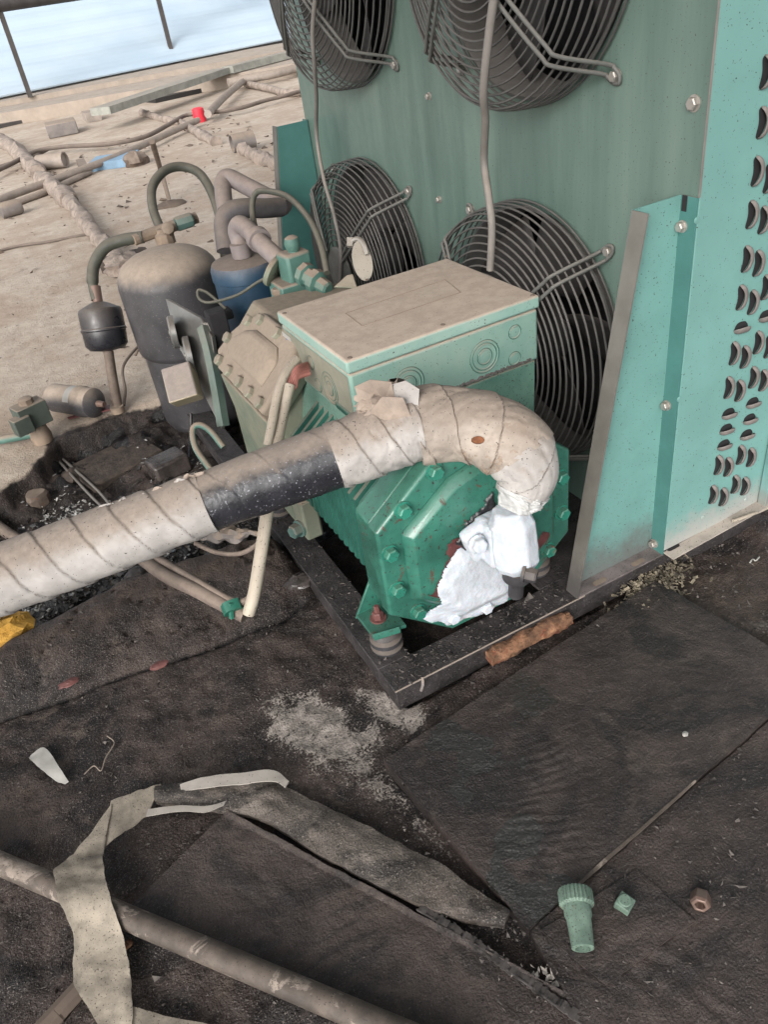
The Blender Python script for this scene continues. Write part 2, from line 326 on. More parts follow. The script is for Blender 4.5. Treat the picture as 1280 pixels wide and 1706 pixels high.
def obj(name, mb, m, parent=None, bevel=0, smooth=40, loc=None, attrs=None, seg=2, recalc=True):
    if parent is None:
        V = np.array(mb.v); org = loc if loc is not None else ((V[:,0].min()+V[:,0].max())/2, (V[:,1].min()+V[:,1].max())/2, V[:,2].min())
    else:
        r = parent
        while r.parent: r = r.parent
        org = r['_o'] if '_o' in r else tuple(r.location)
    org = tuple(float(x) for x in org)
    me = bpy.data.meshes.new(name); V = np.array(mb.v)-np.array(org); me.from_pydata(V.tolist(), [], mb.f)
    if recalc:
        import bmesh
        bm = bmesh.new(); bm.from_mesh(me); bmesh.ops.recalc_face_normals(bm, faces=bm.faces); bm.to_mesh(me); bm.free()
    if attrs:
        for a, vals in attrs.items():
            at_ = me.attributes.new(a, 'FLOAT', 'POINT'); at_.data.foreach_set('value', np.asarray(vals, dtype=np.float32))
    me.materials.append(m); o = bpy.data.objects.new(name, me); COL.objects.link(o)
    if parent is None: o.location = org
    else: o.parent = parent
    if smooth:
        me.polygons.foreach_set('use_smooth', [True]*len(me.polygons)); me.set_sharp_from_angle(angle=R(smooth))
    if bevel:
        b = o.modifiers.new('bevel', 'BEVEL'); b.width = bevel; b.segments = seg; b.limit_method = 'ANGLE'; b.angle_limit = R(30)
    return o
def tag(o, label=None, cat=None, group=None, kind=None):
    if label: o['label'] = label
    if cat: o['category'] = cat
    if group: o['group'] = group
    if kind: o['kind'] = kind
    return o
def thing(name, loc, label, cat, group=None):
    o = bpy.data.objects.new(name, None); o.location = tuple(map(float, loc)); o.empty_display_size = .1; COL.objects.link(o)
    return tag(o, label, cat, group)
def copy_tree(o, parent, d):
    c = o.copy(); COL.objects.link(c); c.parent = parent
    if d is not None: c.location = Vector(o.location)+Vector(d)
    for ch in o.children: copy_tree(ch, c, None)
    return c
def inpoly(x, y, poly):
    x = np.asarray(x); y = np.asarray(y); c = np.zeros(x.shape, bool); n = len(poly)
    for i in range(n):
        x0, y0 = poly[i][:2]; x1, y1 = poly[i-1][:2]
        t = ((y0 > y) != (y1 > y)) & (x < (x1-x0)*(y-y0)/(y1-y0+1e-12)+x0); c ^= t
    return c
def dline(x, y, pts):
    d = np.full(np.shape(x), 1e9)
    for a, b in zip(pts[:-1], pts[1:]):
        a = np.array(a[:2]); b = np.array(b[:2]); e = b-a; L = e@e+1e-12
        t = np.clip(((x-a[0])*e[0]+(y-a[1])*e[1])/L, 0, 1); d = np.minimum(d, np.hypot(x-a[0]-t*e[0], y-a[1]-t*e[1]))
    return d
def sdpoly(x, y, poly):   # positive inside
    d = dline(x, y, list(poly)+[poly[0]]); return np.where(inpoly(x, y, poly), d, -d)
# ------------------------------------------------------------------ roof ground
def axis(lo, hi, st, far_lo, far_hi):
    a = list(np.arange(lo, hi, st)); s_ = st; x = a[0]; pre = []
    while x > far_lo: s_ *= 1.18; x -= s_; pre.append(x)
    s_ = st; x = a[-1]; post = []
    while x < far_hi: s_ *= 1.18; x += s_; post.append(x)
    return np.array(pre[::-1]+a+post)
XS = axis(-.75, 1.45, .0065, -70, 70); YS = axis(.12, 2.65, .0065, -60, 90)
GX, GY = np.meshgrid(XS, YS)
LIP = [(-70, 1.95), (-.6, 1.98), gz(0, 815)[:2], gz(60, 775)[:2], gz(95, 735)[:2], gz(190, 693)[:2], gz(290, 652)[:2], gz(330, 632)[:2], (.62, 2.50), (70, 2.50)]
lipy = lambda x: np.interp(x, [p[0] for p in LIP], [p[1] for p in LIP])
CREST = [gz(0, 1088, .02)[:2], gz(100, 1035, .02)[:2], gz(210, 972, .02)[:2], gz(330, 930, .02)[:2], gz(440, 900, .02)[:2]]
CR = [(-70, CREST[0][1]-.1), (-.7, CREST[0][1])]+CREST+[(.5, CREST[-1][1]), (70, CREST[-1][1])]
cresty = lambda x: np.interp(x, [p[0] for p in CR], [p[1] for p in CR])
CRACK = [gz(-90, 1215, -.04)[:2], gz(0, 1190, -.04)[:2], gz(100, 1160, -.04)[:2], gz(160, 1138, -.04)[:2], gz(235, 1110, -.04)[:2], gz(330, 1080, -.04)[:2], gz(400, 1050, -.04)[:2], gz(470, 1025, -.04)[:2], gz(500, 1000, -.04)[:2]]
cracky = lambda x: np.interp(x, [p[0] for p in CRACK], [p[1] for p in CRACK])
def ground_h(X, Y):
    ly = lipy(X); cy = cresty(X); ky = cracky(X)
    ly = ly+.02*fbm(X, Y, 9, 3); cy = cy+.03*fbm(X, Y, 6, 3)
    base = np.full(X.shape, -.05)
    rd = (Y-ky)/(cy-ky)                      # 0 at the crack, 1 at the crest
    right = sstep(.36, .30, X)               # the ridge dies against the steel frame
    up = -.05+.075*np.sin(np.clip(rd, 0, 1)*math.pi/2)
    h = np.where(Y < cy, np.where(rd > 0, up, base), 0)
    dn = sstep(cy, cy+.10, Y); tr = -.072+.022*fbm(X, Y, 5, 4)
    h = np.where(Y >= cy, .025*(1-dn)+tr*dn, h)
    h = -.05+(h+.05)*np.where(Y < cy+.1, right, 1)
    lf = sstep(ly-.035-.02*fbm(X, Y, 15, 3), ly+.006, Y)
    h = h*(1-lf)+0.0*lf
    nearm = sstep(2.6, 2.3, Y)*sstep(-.8, -.5, X)*sstep(1.6, 1.3, X)
    h = h+.014*fbm(X, Y, 7, 4)*(1-lf*.6)+.006*fbm(X, Y, 38, 4)*(1-lf*.8)
    h = h-.010*np.clip(.035-np.abs(fbm(X+3, Y, 11, 4)), 0, 1)/.035*np.where((Y > ky) & (Y < cy), 1, 0)*right
    tz = sstep(cy+.03, cy+.1, Y)*(1-lf)
    h = h+tz*(.035*fbm(X, Y, 11, 4)+.012*fbm(X, Y, 36, 4))
    dc = dline(X, Y, CRACK); h = h-.016*np.exp(-(dc/.006)**2)*(nearm)
    pit = sstep(.34, .37, X)*sstep(.865, .89, Y)*sstep(.98, .95, X)*sstep(2.6, 2.5, Y)
    return h-.04*pit, lf, dc, tz
H, LF, DC, TZ = ground_h(GX, GY)
pn = .06*fbm(GX, GY, 8, 4)
PATCH = [gz(*p, -.05)[:2] for p in ((455, 1170), (520, 1140), (570, 1170), (640, 1210), (640, 1262), (770, 1440), (715, 1420), (600, 1310), (500, 1265), (450, 1215))]
PATCH2 = [gz(*p, -.05)[:2] for p in ((575, 1135), (640, 1150), (720, 1180), (690, 1225), (620, 1200))]
PATCH3 = [gz(*p, -.05)[:2] for p in ((1225, 1040), (1400, 960), (1500, 1060), (1290, 1075))]
pa = np.maximum.reduce([sstep(-.05, .05, sdpoly(GX, GY, PATCH)+pn*.6), .9*sstep(-.02, .02, sdpoly(GX, GY, PATCH2)+pn*.4), .75*sstep(-.03, .04, sdpoly(GX, GY, PATCH3)+pn)])
ly = lipy(GX)
dusty = np.clip(LF*sstep(-.1, .25, GY-ly+.15*fbm(GX, GY, 3, 3)+np.where(GX < .5, .1, 0))+.0, 0, 1)
dusty = np.where(GX > .45, dusty*sstep(2.45, 2.7, GY), dusty)
wet = TZ*sstep(.02, .14, .13+.5*fbm(GX+4, GY, 5, 3)+.12*(GX < .15)-.15*(GY > 2.0))
brown = np.clip(sstep(.0, 1., (GY-cracky(GX))/(cresty(GX)-cracky(GX)))*(1-TZ)*(1-LF)*sstep(.36, .3, GX), 0, 1)*.75+.9*sstep(.55, .8, GX)*sstep(.95, .80, GY)*.7+TZ*.4*sstep(1.6, 1.9, GY)
brown += .7*sstep(.25, 0, np.hypot(GX+.35, GY-1.05))
crack = np.exp(-(DC/.0045)**2)*(np.abs(GX) < .6)
mb = MB(); mb.v = np.stack([GX.ravel(), GY.ravel(), H.ravel()], 1).tolist()
nu, nv = len(XS), len(YS)
mb.f = [(j*nu+i, j*nu+i+1, (j+1)*nu+i+1, (j+1)*nu+i) for j in range(nv-1) for i in range(nu-1)]
g = obj('ground', mb, M['ground'], smooth=180, loc=(0, 0, 0), recalc=False,
        attrs=dict(dusty=dusty.ravel(), patch=pa.ravel(), wet=wet.ravel(), brown=np.clip(brown, 0, 1).ravel(), crack=crack.ravel()))
tag(g, 'dark gritty roof covering with dusty beige concrete beyond', kind='structure')
def gh(x, y):
    return float(ground_h(np.array([[x]], float), np.array([[y]], float))[0][0, 0])
# plates and felt sheets
def quad_sheet(name, px, z, th, m, nu=110, nv=110, ripple=None, wetpts=(), jit=.0006, label='', rough=.0025, tilt=None):
    A, B, C, D = [gz(*p, z) for p in px]; pts = []; wetv = []
    uu, vv = np.meshgrid(np.linspace(0, 1, nu), np.linspace(0, 1, nv))
    X = (A[0]*(1-uu)+B[0]*uu)*(1-vv)+(D[0]*(1-uu)+C[0]*uu)*vv; Y = (A[1]*(1-uu)+B[1]*uu)*(1-vv)+(D[1]*(1-uu)+C[1]*uu)*vv
    ed = np.minimum(np.minimum(uu, 1-uu), np.minimum(vv, 1-vv))
    X = X+jit*4*fbm(X, Y, 25, 3)*(ed < .004); Y = Y+jit*4*fbm(Y, X, 25, 3)*(ed < .004)
    X = X; Z = z+rough*fbm(X, Y, 14, 4)+rough*.5*fbm(X, Y, 70, 2)
    if ripple is not None: Z = Z+ripple(X, Y)
    if tilt is not None: Z = Z+tilt(uu, vv)
    wv = np.zeros(X.shape)
    for (u, v, r, a) in wetpts:
        p = gz(u, v, z); wv = np.maximum(wv, a*sstep(r, r*.3, np.hypot(X-p[0], Y-p[1])+.11*fbm(X, Y, 13, 5)))
    top = np.stack([X, Y, Z], -1).reshape(-1, 3); idx = lambda i, j: j*nu+i
    fs = [(idx(i, j), idx(i+1, j), idx(i+1, j+1), idx(i, j+1)) for j in range(nv-1) for i in range(nu-1)]
    border = [idx(i, 0) for i in range(nu)]+[idx(nu-1, j) for j in range(1, nv)]+[idx(i, nv-1) for i in range(nu-2, -1, -1)]+[idx(0, j) for j in range(nv-2, 0, -1)]
    o = len(top); low = [(top[b][0], top[b][1], top[b][2]-th) for b in border]; n = len(border)
    fs += [(border[i], border[(i+1) % n], o+(i+1) % n, o+i) for i in range(n)]+[tuple(o+i for i in range(n))]
    mb = MB(); mb.v = top.tolist()+low; mb.f = fs; wa = list(wv.ravel())+[0]*n
    return tag(obj(name, mb, m, smooth=45, attrs=dict(wet=wa)), label, kind='structure')
def rip(u, v, r, lam, amp, ang, z=-.03):
    p = gz(u, v, z)
    def f(X, Y):
        m_ = sstep(r, r*.3, np.hypot(X-p[0], Y-p[1])+.06*fbm(X, Y, 7, 3)); ph = (X*math.cos(ang)+Y*math.sin(ang))/lam*2*math.pi+13*fbm(X, Y, 8, 3)
        return amp*m_*np.sin(ph)*(.6+.8*fbm(X, Y, 30, 2))
    return f
r1 = rip(915, 1280, .13, .015, .0012, 1.25); r2 = rip(1160, 1080, .12, .018, .0012, .6); r3 = rip(900, 1390, .10, .017, .0018, 1.1)
quad_sheet('pavement', ((640, 1265), (1093, 968), (1363, 1123), (880, 1548)), -.026, .03, M['slab'], 170, 150, lambda X, Y: .55*(r1(X, Y)+r2(X, Y)+r3(X, Y)),
           ((795, 1255, .055, 1.), (740, 1240, .05, .8), (770, 1340, .06, .9), (850, 1400, .06, .8), (880, 1490, .07, .9), (860, 1160, .12, .6)), label='large dark flat plate in front of the steel frame')
quad_sheet('pavement', ((883, 1551), (1366, 1127), (2100, 1400), (1300, 2300)), -.031, .03, M['slab2'], 150, 130,
           lambda X, Y: rip(1050, 1700, .2, .05, .002, .4)(X, Y), ((820, 1600, .05, .8),), label='second dark plate beyond the pale seam line')
quad_sheet('pavement', ((900, 1550), (1060, 1448), (1160, 1535), (1010, 1640)), -.0285, .0028, M['slab2'], 50, 50, label='small square felt piece under the green cap')
quad_sheet('roof_sheet', ((378, 1352), (985, 1680), (1080, 1960), (212, 1512)), -.036, .010, M['sheet'], 150, 120,
           lambda X, Y: rip(520, 1500, .3, .07, .0022, 1.9)(X, Y), label='torn brown felt sheet beside the metal pipe',
           tilt=lambda u, v: .006*sstep(.05, 0, v))
# pale seam filler between the two plates
def ribbon(pairs, th, sub=6, cross=6, arch=0., wav=0., seed=0):
    """pairs of (left, right) points; returns a lofted thin strip with thickness."""
    L = spline([p[0] for p in pairs], sub); Rr = spline([p[1] for p in pairs], sub); top = []
    for i in range(len(L)):
        d = Rr[i]-L[i]; k1 = .05*float(fbm(i*.35+seed, 3.1+L[0][0]*9, 1, 3)); k2 = .05*float(fbm(i*.4+seed, 7.7, 1, 3)); L[i] = L[i]+d*k1; Rr[i] = Rr[i]-d*k2
    for i, (a, b) in enumerate(zip(L, Rr)):
        row = []
        for j in range(cross+1):
            t = j/cross; p = a*(1-t)+b*t
            z = arch*math.sin(math.pi*t)+wav*float(fbm(p[0]+seed, p[1], 28, 3)); row.append(p+np.array([0, 0, z]))
        top.append(row)
    n = cross+1; m_ = len(top); rings = []
    for row in top: rings.append(row+[p-np.array([0, 0, th]) for p in row[::-1]])
    return MB().loft(rings)
def polyline_ribbon(px, hw, z, th, **kw):
    pairs = []
    P = [np.array(p, float) for p in px]
    for i, p in enumerate(P):
        t = P[min(i+1, len(P)-1)]-P[max(i-1, 0)]; t /= np.linalg.norm(t); n_ = np.array([-t[1], t[0]]); w_ = hw[i] if hasattr(hw, '__len__') else hw
        a = p-n_*w_; b = p+n_*w_; zz = z[i] if hasattr(z, '__len__') else z
        pairs.append((gz(a[0], a[1], zz), gz(b[0], b[1], zz)))
    return ribbon(pairs, th, **kw)
tag(obj('sealant_line', polyline_ribbon([(962, 1476), (1010, 1432), (1060, 1389), (1110, 1345), (1160, 1300)], [2.5, 3, 2.5, 2.5, 1.5], -.0245, .003, wav=.001), M['beigepipe']), 'thin pale sealant line between the two dark plates', 'sealant')
tag(obj('felt_strip', polyline_ribbon([(258, 1320), (370, 1325), (450, 1335), (560, 1395), (680, 1455), (770, 1500), (846, 1532)], [14, 26, 32, 38, 40, 30, 13], [-.030]*7, .010, cross=18, arch=.006, wav=.010, sub=14), M['tongue'],
        attrs=None), 'grey torn felt strip stretching from the loose tape towards the plate', 'felt strip')
tag(obj('tape_scrap', polyline_ribbon([(300, 1312), (345, 1303), (400, 1297), (455, 1292), (478, 1306)], [6, 9, 9, 9, 6], [-.026, -.018, -.014, -.016, -.02], .002, wav=.004, cross=4), M['strip_edge']), 'short pale tape lying along the top edge of the grey felt strip', 'tape')
# torn mesh fringe
mb = MB(); fr = [gz(*p, -.032) for p in ((695, 1515), (760, 1555), (830, 1605), (900, 1655), (975, 1710))]
fp = spline(fr, 16)
for i in range(1, len(fp)-1, 1):
    t = fp[i+1]-fp[i-1]; t /= np.linalg.norm(t); n_ = np.array([t[1], -t[0], 0])*-1
    for s_ in (0,):
        mb.obox(fp[i]+n_*.004+np.array([0, 0, random.uniform(-.001, .002)]), (t, n_, (0, 0, 1)), (.0021, random.uniform(.004, .008), .0012))
mb.tube([p+np.array([0, 0, 0]) for p in fp], .0018, 6)
tag(obj('mesh_fringe', mb, M['debris_dark'], smooth=0), 'black toothed mesh fringe along the torn edge of the brown sheet', 'fringe')
# ------------------------------------------------------------------ steel base frame
root = thing('steel_frame', (.66, 1.6, -.05), 'black greasy flat steel frame under the compressor and the green cabinet', 'steel frame')
def plate(name, lo, hi, m=M['frame'], b=.0015): return obj(name, MB().box(lo, hi), m, root, bevel=b)
plate('front_bar', (.333, .874, -.006), (1.25, .938, 0)); plate('front_web', (.336, .8765, -.055), (1.25, .8815, -.0062))
plate('side_bar', (.333, .9385, -.006), (.40, 2.46, 0)); plate('side_web', (.336, .882, -.055), (.3405, 2.46, -.0062))
plate('side_bar', (.70, .9385, -.006), (.99, 2.46, -.0005)); plate('rear_bar', (.4005, 2.40, -.006), (.6995, 2.46, 0))
plate('cross_bar', (.4005, 1.62, -.006), (.6995, 1.72, 0))
obj('weld_bead', MB().tube(spline([gz(704, 1128, .001), gz(705, 1140, -.01)]+[np.array([gz(706, 1150, -.02)[0], .8745, -.03])], 4), .0028, 8), M['greybox'], root)
obj('frame_edge', MB().tube([(.333, .8735, -.001), (.76, .8735, -.001)], .0016, 8), M['greybox'], root)
mb = MB(); r_ = random.Random(44)
for _ in range(900):
    if r_.random() < .5: x, y = r_.uniform(.34, .40), r_.uniform(.88, 1.6)
    else: x, y = r_.uniform(.34, .76), r_.uniform(.876, .935)
    q_ = .0008+abs(r_.gauss(0, .0013)); mb.add([(x+r_.gauss(0, q_), y+r_.gauss(0, q_), abs(r_.gauss(0, q_*.6))) for _ in range(4)], [(0, 1, 2), (0, 2, 3), (0, 3, 1), (1, 3, 2)])
obj('dirt', mb, M['debris'], root, smooth=0)
# ------------------------------------------------------------------ condenser cabinet
XP = .962; YC = .872; YE = 2.40; ZT = 1.75
FANS = [(1.285, .357), (2.01, .357), (1.285, 1.08), (2.01, 1.08)]
cab = thing('condenser_cabinet', (XP+.15, 1.63, 0), 'tall green condenser cabinet with four round fan guards and a louvred side', 'condenser')
def disc_hole_panel():
    mb = MB(); ys = [YC+.001, (1.285+2.01)/2, YE]; zs = [.0, (.357+1.08)/2, ZT]; n = 64; r = .262
    for a in range(2):
        for b in range(2):
            cy, cz = (1.285, 2.01)[a], (.357, 1.08)[b]; y0, y1, z0, z1 = ys[a], ys[a+1], zs[b], zs[b+1]; ins = []; out = []
            for i in range(n):
                t = 2*math.pi*i/n+math.pi/4; c, s_ = math.cos(t), math.sin(t); ins.append((XP, cy+r*c, cz+r*s_))
                k_ = i//(n//4); f = (i % (n//4))/(n/4); cs = [(y1, z1), (y0, z1), (y0, z0), (y1, z0)]; p, q = cs[k_], cs[(k_+1) % 4]
                out.append((XP, p[0]*(1-f)+q[0]*f, p[1]*(1-f)+q[1]*f))
            mb.add(ins+out, [(i, (i+1) % n, n+(i+1) % n, n+i) for i in range(n)])
    return mb
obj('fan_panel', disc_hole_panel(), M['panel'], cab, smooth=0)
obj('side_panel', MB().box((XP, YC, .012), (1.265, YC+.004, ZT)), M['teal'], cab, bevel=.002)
obj('side_post', MB().box((1.22, YC-.022, .012), (1.262, YC-.002, .19)).box((1.2655, YC-.018, .012), (1.30, YC+.012, ZT)), M['steel_low'], cab, bevel=.002)
obj('cabinet_shell', MB().box((XP+.27, YC+.02, .0), (XP+.275, YE, ZT)).box((XP+.003, YE-.004, 0), (XP+.27, YE-.001, ZT)).box((XP+.003, YC+.01, .001), (XP+.27, YE-.005, .004)), M['black'], cab, smooth=0)
for (cy, cz) in FANS:
    obj('fan_shroud', MB().loft([[(XP+d, cy+rr*math.cos(2*math.pi*i/64), cz+rr*math.sin(2*math.pi*i/64)) for i in range(64)] for rr, d in ((.268, -.012), (.262, -.014), (.258, -.006), (.256, .09))], False), M['guard'], cab)
    mb = MB()
    for k_ in range(5):
        a0 = 2*math.pi*k_/5+cy*3+cz; pts = []
        for i in range(9):
            for j in range(9):
                rr = .07+.175*i/8; a = a0+(j/8-.5)*(.95-.25*i/8)+.25*i/8; pts.append((XP+.02+.055*(j/8)+.006*math.sin(3*j/8), cy+rr*math.cos(a), cz+rr*math.sin(a)))
        mb.grid(pts, 9, 9)
    f = obj('fan_blades', mb, M['blade'], cab, recalc=False); sol = f.modifiers.new('solid', 'SOLIDIFY'); sol.thickness = .003
    obj('fan_motor', MB().lathe([(.001, 0), (.055, 0), (.062, .008), (.062, .09), (.075, .092), (.075, .12)], (XP-.085, cy, cz), (1, 0, 0), 32), M['fan_dark'], cab)
    # wire guard
    mb = MB(); prof = [(.277, .010), (.277, .026), (.2765, .042), (.2755, .058), (.273, .074), (.268, .088), (.258, .098)]
    rr = .2445
    while rr > .075: prof.append((rr, .098+.030*(1-(rr/.25)**2))); rr -= .0142
    for r_, d in prof:
        mb.tube([(XP-d, cy+r_*math.cos(2*math.pi*i/72), cz+r_*math.sin(2*math.pi*i/72)) for i in range(72)], .0021, 6, closed=True)
    obj('fan_guard', mb, M['guard'], cab, smooth=60)
    obj('guard_hub', MB().lathe([(.001, 0), (.066, 0), (.072, .004), (.072, .008), (.001, .008)], (XP-.135, cy, cz), (1, 0, 0), 40), M['guard_arm'], cab)
    for q in range(4):
        a = math.pi/4+q*math.pi/2; dv = np.array([0, math.cos(a), math.sin(a)]); tv = np.array([0, -math.sin(a), math.cos(a)]); C0 = np.array([XP, cy, cz]); mb = MB()
        P = lambda r_, d, s_: C0+dv*r_+tv*s_-np.array([d, 0, 0])
        w_ = .0095
        key = [P(.07, .142, -w_*.6), P(.16, .126, -w_), P(.245, .106, -w_), P(.268, .094, -w_), P(.300, .016, -w_), P(.309, .008, -w_), P(.322, .004, -w_*.8), P(.329, .004, 0), P(.322, .004, w_*.8), P(.309, .008, w_), P(.300, .016, w_), P(.268, .094, w_), P(.245, .106, w_), P(.16, .126, w_), P(.07, .142, w_*.6)]
        mb.tube(spline(key, 5), .0036, 8)
        arm = obj('guard_arm', mb, M['guard_arm'], cab, smooth=60)
        obj('bolt', MB().hexbolt(P(.316, .0, 0), (-1, 0, 0), .0085, .012), M['zinc'], arm, smooth=30)
for (u, v) in ((716, 160), (733, 332), (1158, 172)):
    obj('bolt', MB().hexbolt(gx(u, v), (-1, 0, 0), .0065 if u < 1000 else .0095, .009), M['zinc'], cab, smooth=30)
# gussets: channel with sloped front flange, rear flange bolted to the fan panel, foot flange
def gusset(yg, s):   # s = direction of the flanges along y
    mb = MB(); x0, x1, xt = .743, XP-.001, .862; zt = .70; t = .003; fl = .033*s
    lo, hi = min(yg, yg-.003*s), max(yg, yg-.003*s)
    mb.prism([(x0, yg, .001), (x1-t, yg, .001), (x1-t, yg, zt), (xt, yg, zt)], (0, -t*s, 0))
    o = obj('gusset', mb, M['teal_low'] if s < 0 else M['darkteal'], cab, smooth=0)
    sl_ = np.array([xt-x0, 0, zt]); nn = np.array([-zt, 0, xt-x0]); nn /= np.linalg.norm(nn)
    obj('sloped_flange', MB().prism([(x0, yg+fl, .001), (x0, yg, .001), (xt, yg, zt), (xt, yg+fl, zt-.0)], nn*.003), M['flange'], o, smooth=0)
    obj('rear_flange', MB().box((x1-t, min(yg, yg+fl), .004), (x1, max(yg, yg+fl), zt)), M['darkteal'], o, smooth=0)
    return o
g1 = gusset(.905, -1); g2 = gusset(2.38, 1)
obj('foot_flange', MB().box((.746, .873, .0008), (XP-.001, .9045, .0038)), M['foot'], g1, smooth=0)
obj('foot_flange', MB().prism([(XP, YC-.026, .006), (1.262, YC-.026, .018), (1.262, YC+.001, .018), (XP, YC+.001, .006)], (0, 0, .003)), M['foot_light'], cab, smooth=0)
def slot(u, v, z, L, col=M['black'], rough=False):
    p = gz(u, v, z); mb = MB(); n = 20; ring = []
    for i in range(n):
        a = 2*math.pi*i/n; ring.append((p[0]+math.copysign(L-.004, math.cos(a))*(abs(math.cos(a)) > .01)+.006*math.cos(a), p[1]+.006*math.sin(a), z))
    return mb.prism(ring, (0, 0, .0012))
for (u, v, m_) in ((1000, 969, 'rustpipe'), (1064, 937, 'rustpipe')): obj('slot', slot(u, v, .0042, .014), M[m_], g1, smooth=0)
obj('slot', slot(1122, 912, .0098, .014), M['black'], cab, smooth=0)
for (u, v) in ((1138, 377), (1112, 675), (1091, 905)):
    obj('bolt', MB().hexbolt(gx(u, v, XP-.004), (-1, 0, 0), .0078, .010), M['zinc'], g1, smooth=30)
obj('slot', MB().box(tuple(gx(1140, 350, XP-.0046)-np.array([0, .005, .002])), tuple(gx(1140, 350, XP-.0042)+np.array([.0004, .005, .022]))), M['black'], g1, smooth=0)
for (u, v) in ((1161, 367), (1132, 665), (1172, 862), (1244, 832)):
    obj('rivet', MB().lathe([(.005, 0), (.0045, .0015), (.001, .002)], gy(u, v, YC), (0, -1, 0), 14), M['teal'], cab)
obj('corner_edge', MB().box((XP-.0025, YC-.001, .70), (XP+.0005, YC+.001, ZT)), M['cable'], cab, smooth=0)
# louvres punched in the side panel: kidney shaped hoods
LV = []   # (u, v, kind) kind v = upright kidney, h = lying bean
for (u, v) in ((1281, 132), (1276, 205), (1266, 285), (1262, 205)):
    pass
LVV = [(1275, 120), (1269, 204), (1290, 216), (1260, 285), (1280, 297), (1251, 357), (1271, 366), (1243, 431), (1262, 438), (1234, 495), (1253, 503), (1222, 588), (1240, 594), (1213, 645), (1231, 650),
       (1196, 774), (1212, 777), (1187, 823), (1204, 827), (1275, 478), (1262, 570), (1280, 577), (1254, 628), (1271, 633), (1233, 757), (1250, 761), (1224, 806), (1240, 809)]
LVH = [(1235, 547), (1214, 690), (1210, 716), (1206, 742), (1276, 528), (1254, 672), (1249, 699), (1244, 725)]
for (u, v, h_) in [(a, b, 0) for a, b in LVV]+[(a, b, 1) for a, b in LVH]:
    c0 = gy(u, v, YC); mb = MB(); nseg = 14; rings = []; pts = []; rad = []
    for i in range(nseg+1):
        t = i/nseg*2-1
        if h_: p = np.array([c0[0]+.0170*t, YC, c0[2]-.0018*t+.0015*(1-t*t)])
        else:
            p = np.array([c0[0]+.0095*(1-t*t)-.005, YC, c0[2]+.0215*t])
        pts.append(p); rad.append(.0080*math.sqrt(max(.02, 1-t**4))*(1.15 if h_ else 1))
    rings = []
    for i, p in enumerate(pts):
        tt = pts[min(i+1, nseg)]-pts[max(i-1, 0)]; tt /= np.linalg.norm(tt); nn = np.cross(tt, (0, 1., 0)); ring = []
        for j in range(9):
            a = R(62)+R(118)*j/8; ring.append(p+nn*rad[i]*math.cos(a)+np.array([0, -1., 0])*rad[i]*1.35*math.sin(a))
        rings.append(ring)
    n = 9; mb.add([q for r_ in rings for q in r_], [(j*n+i, j*n+i+1, (j+1)*n+i+1, (j+1)*n+i) for j in range(nseg) for i in range(n-1)])
    lo = obj('louvre', mb, M['louvre'], cab, smooth=60)
    so_ = lo.modifiers.new('solid', 'SOLIDIFY'); so_.thickness = .0012; so_.offset = 0
    # dark slit opening: black plate painted as its unlit inside
    sl2 = []; s3 = []
    for i in range(nseg+1):
        t = i/nseg*2-1; sgn = 1 if h_ else 1
        if h_: q = pts[i]+np.array([0, 0, rad[i]*1.02]); sl2.append(q+np.array([0, -.0008, .0022*(1-t*t)*(t < .6)])); s3.append(q+np.array([0, 0.0, -rad[i]*1.6]))
        else: q = pts[i]-np.array([rad[i]*1.02, 0, 0]); sl2.append(q+np.array([-.0022*(1-t*t), -.0008, 0])); s3.append(q+np.array([rad[i]*1.7, -.0006, 0]))
    m2 = MB(); m2.add(sl2+s3, [(i, i+1, nseg+2+i, nseg+1+i) for i in range(nseg)])
    obj('painted_opening', m2, M['black'], lo, smooth=0)
# hanging motor cables
def tubething(name, label, cat, pts, r, m, group=None, n=10, k_=8, flat=None):
    return tag(obj(name, MB().tube(spline(pts, k_), r, n, rf=flat), m, smooth=60), label, cat, group)
tubething('motor_cable', 'grey cable hanging from the upper right fan down behind the terminal box', 'cable', [gx(838, -160, .815), gx(828, -40, .815), gx(815, 60, .815), gx(806, 150, .82), gx(809, 200, .84), gx(807, 270, .86), gx(815, 330, .84), gx(820, 380, .83), gx(817, 450, .825)], .0072, M['cable'], 'motor cables hanging on the fan panel')
tubething('motor_cable', 'grey cable hanging down the left pair of fan guards', 'cable', [gx(548, -160, .815), gx(530, -40, .815), gx(521, 50, .815), gx(524, 110, .82), gx(527, 160, .84), gx(528, 230, .86), gx(540, 300, .83), gx(557, 360, .825), gx(568, 420, .82), gx(566, 480, .82)], .0052, M['cable'], 'motor cables hanging on the fan panel')
# ------------------------------------------------------------------ compressor
YF = .90
comp = thing('compressor', (.56, 1.25, 0), 'green semi hermetic compressor with white frost on its front cover', 'compressor')
FL = [(.359, .150), (.359, .326), (.476, .418), (.55, .436), (.632, .418), (.743, .328), (.743, .150), (.62, .050), (.476, .050)]
def octp(inset, y, fl=FL, c=(.551, .243)):
    out = []
    for x, z in fl:
        d = np.array([x-c[0], z-c[1]]); L = np.linalg.norm(d); q = np.array(c)+d*(1-inset/L); out.append((q[0], y, q[1]))
    return out
mb = MB().loft([octp(.004, YF), octp(0, YF+.004), octp(0, YF+.030), octp(.003, YF+.033)])
obj('end_cover', mb, M['comp'], comp, bevel=.002)
cov = MB().loft([octp(.046, YF), octp(.048, YF-.008), octp(.060, YF-.020), octp(.075, YF-.021)])
obj('cover_boss', cov, M['comp'], comp, bevel=.002)
obj('motor_housing', MB().loft([octp(.004, YF+.034), octp(.004, YF+.085), octp(.02, YF+.10), octp(.022, YF+.11)]), M['comp'], comp, bevel=.004)
rings = []
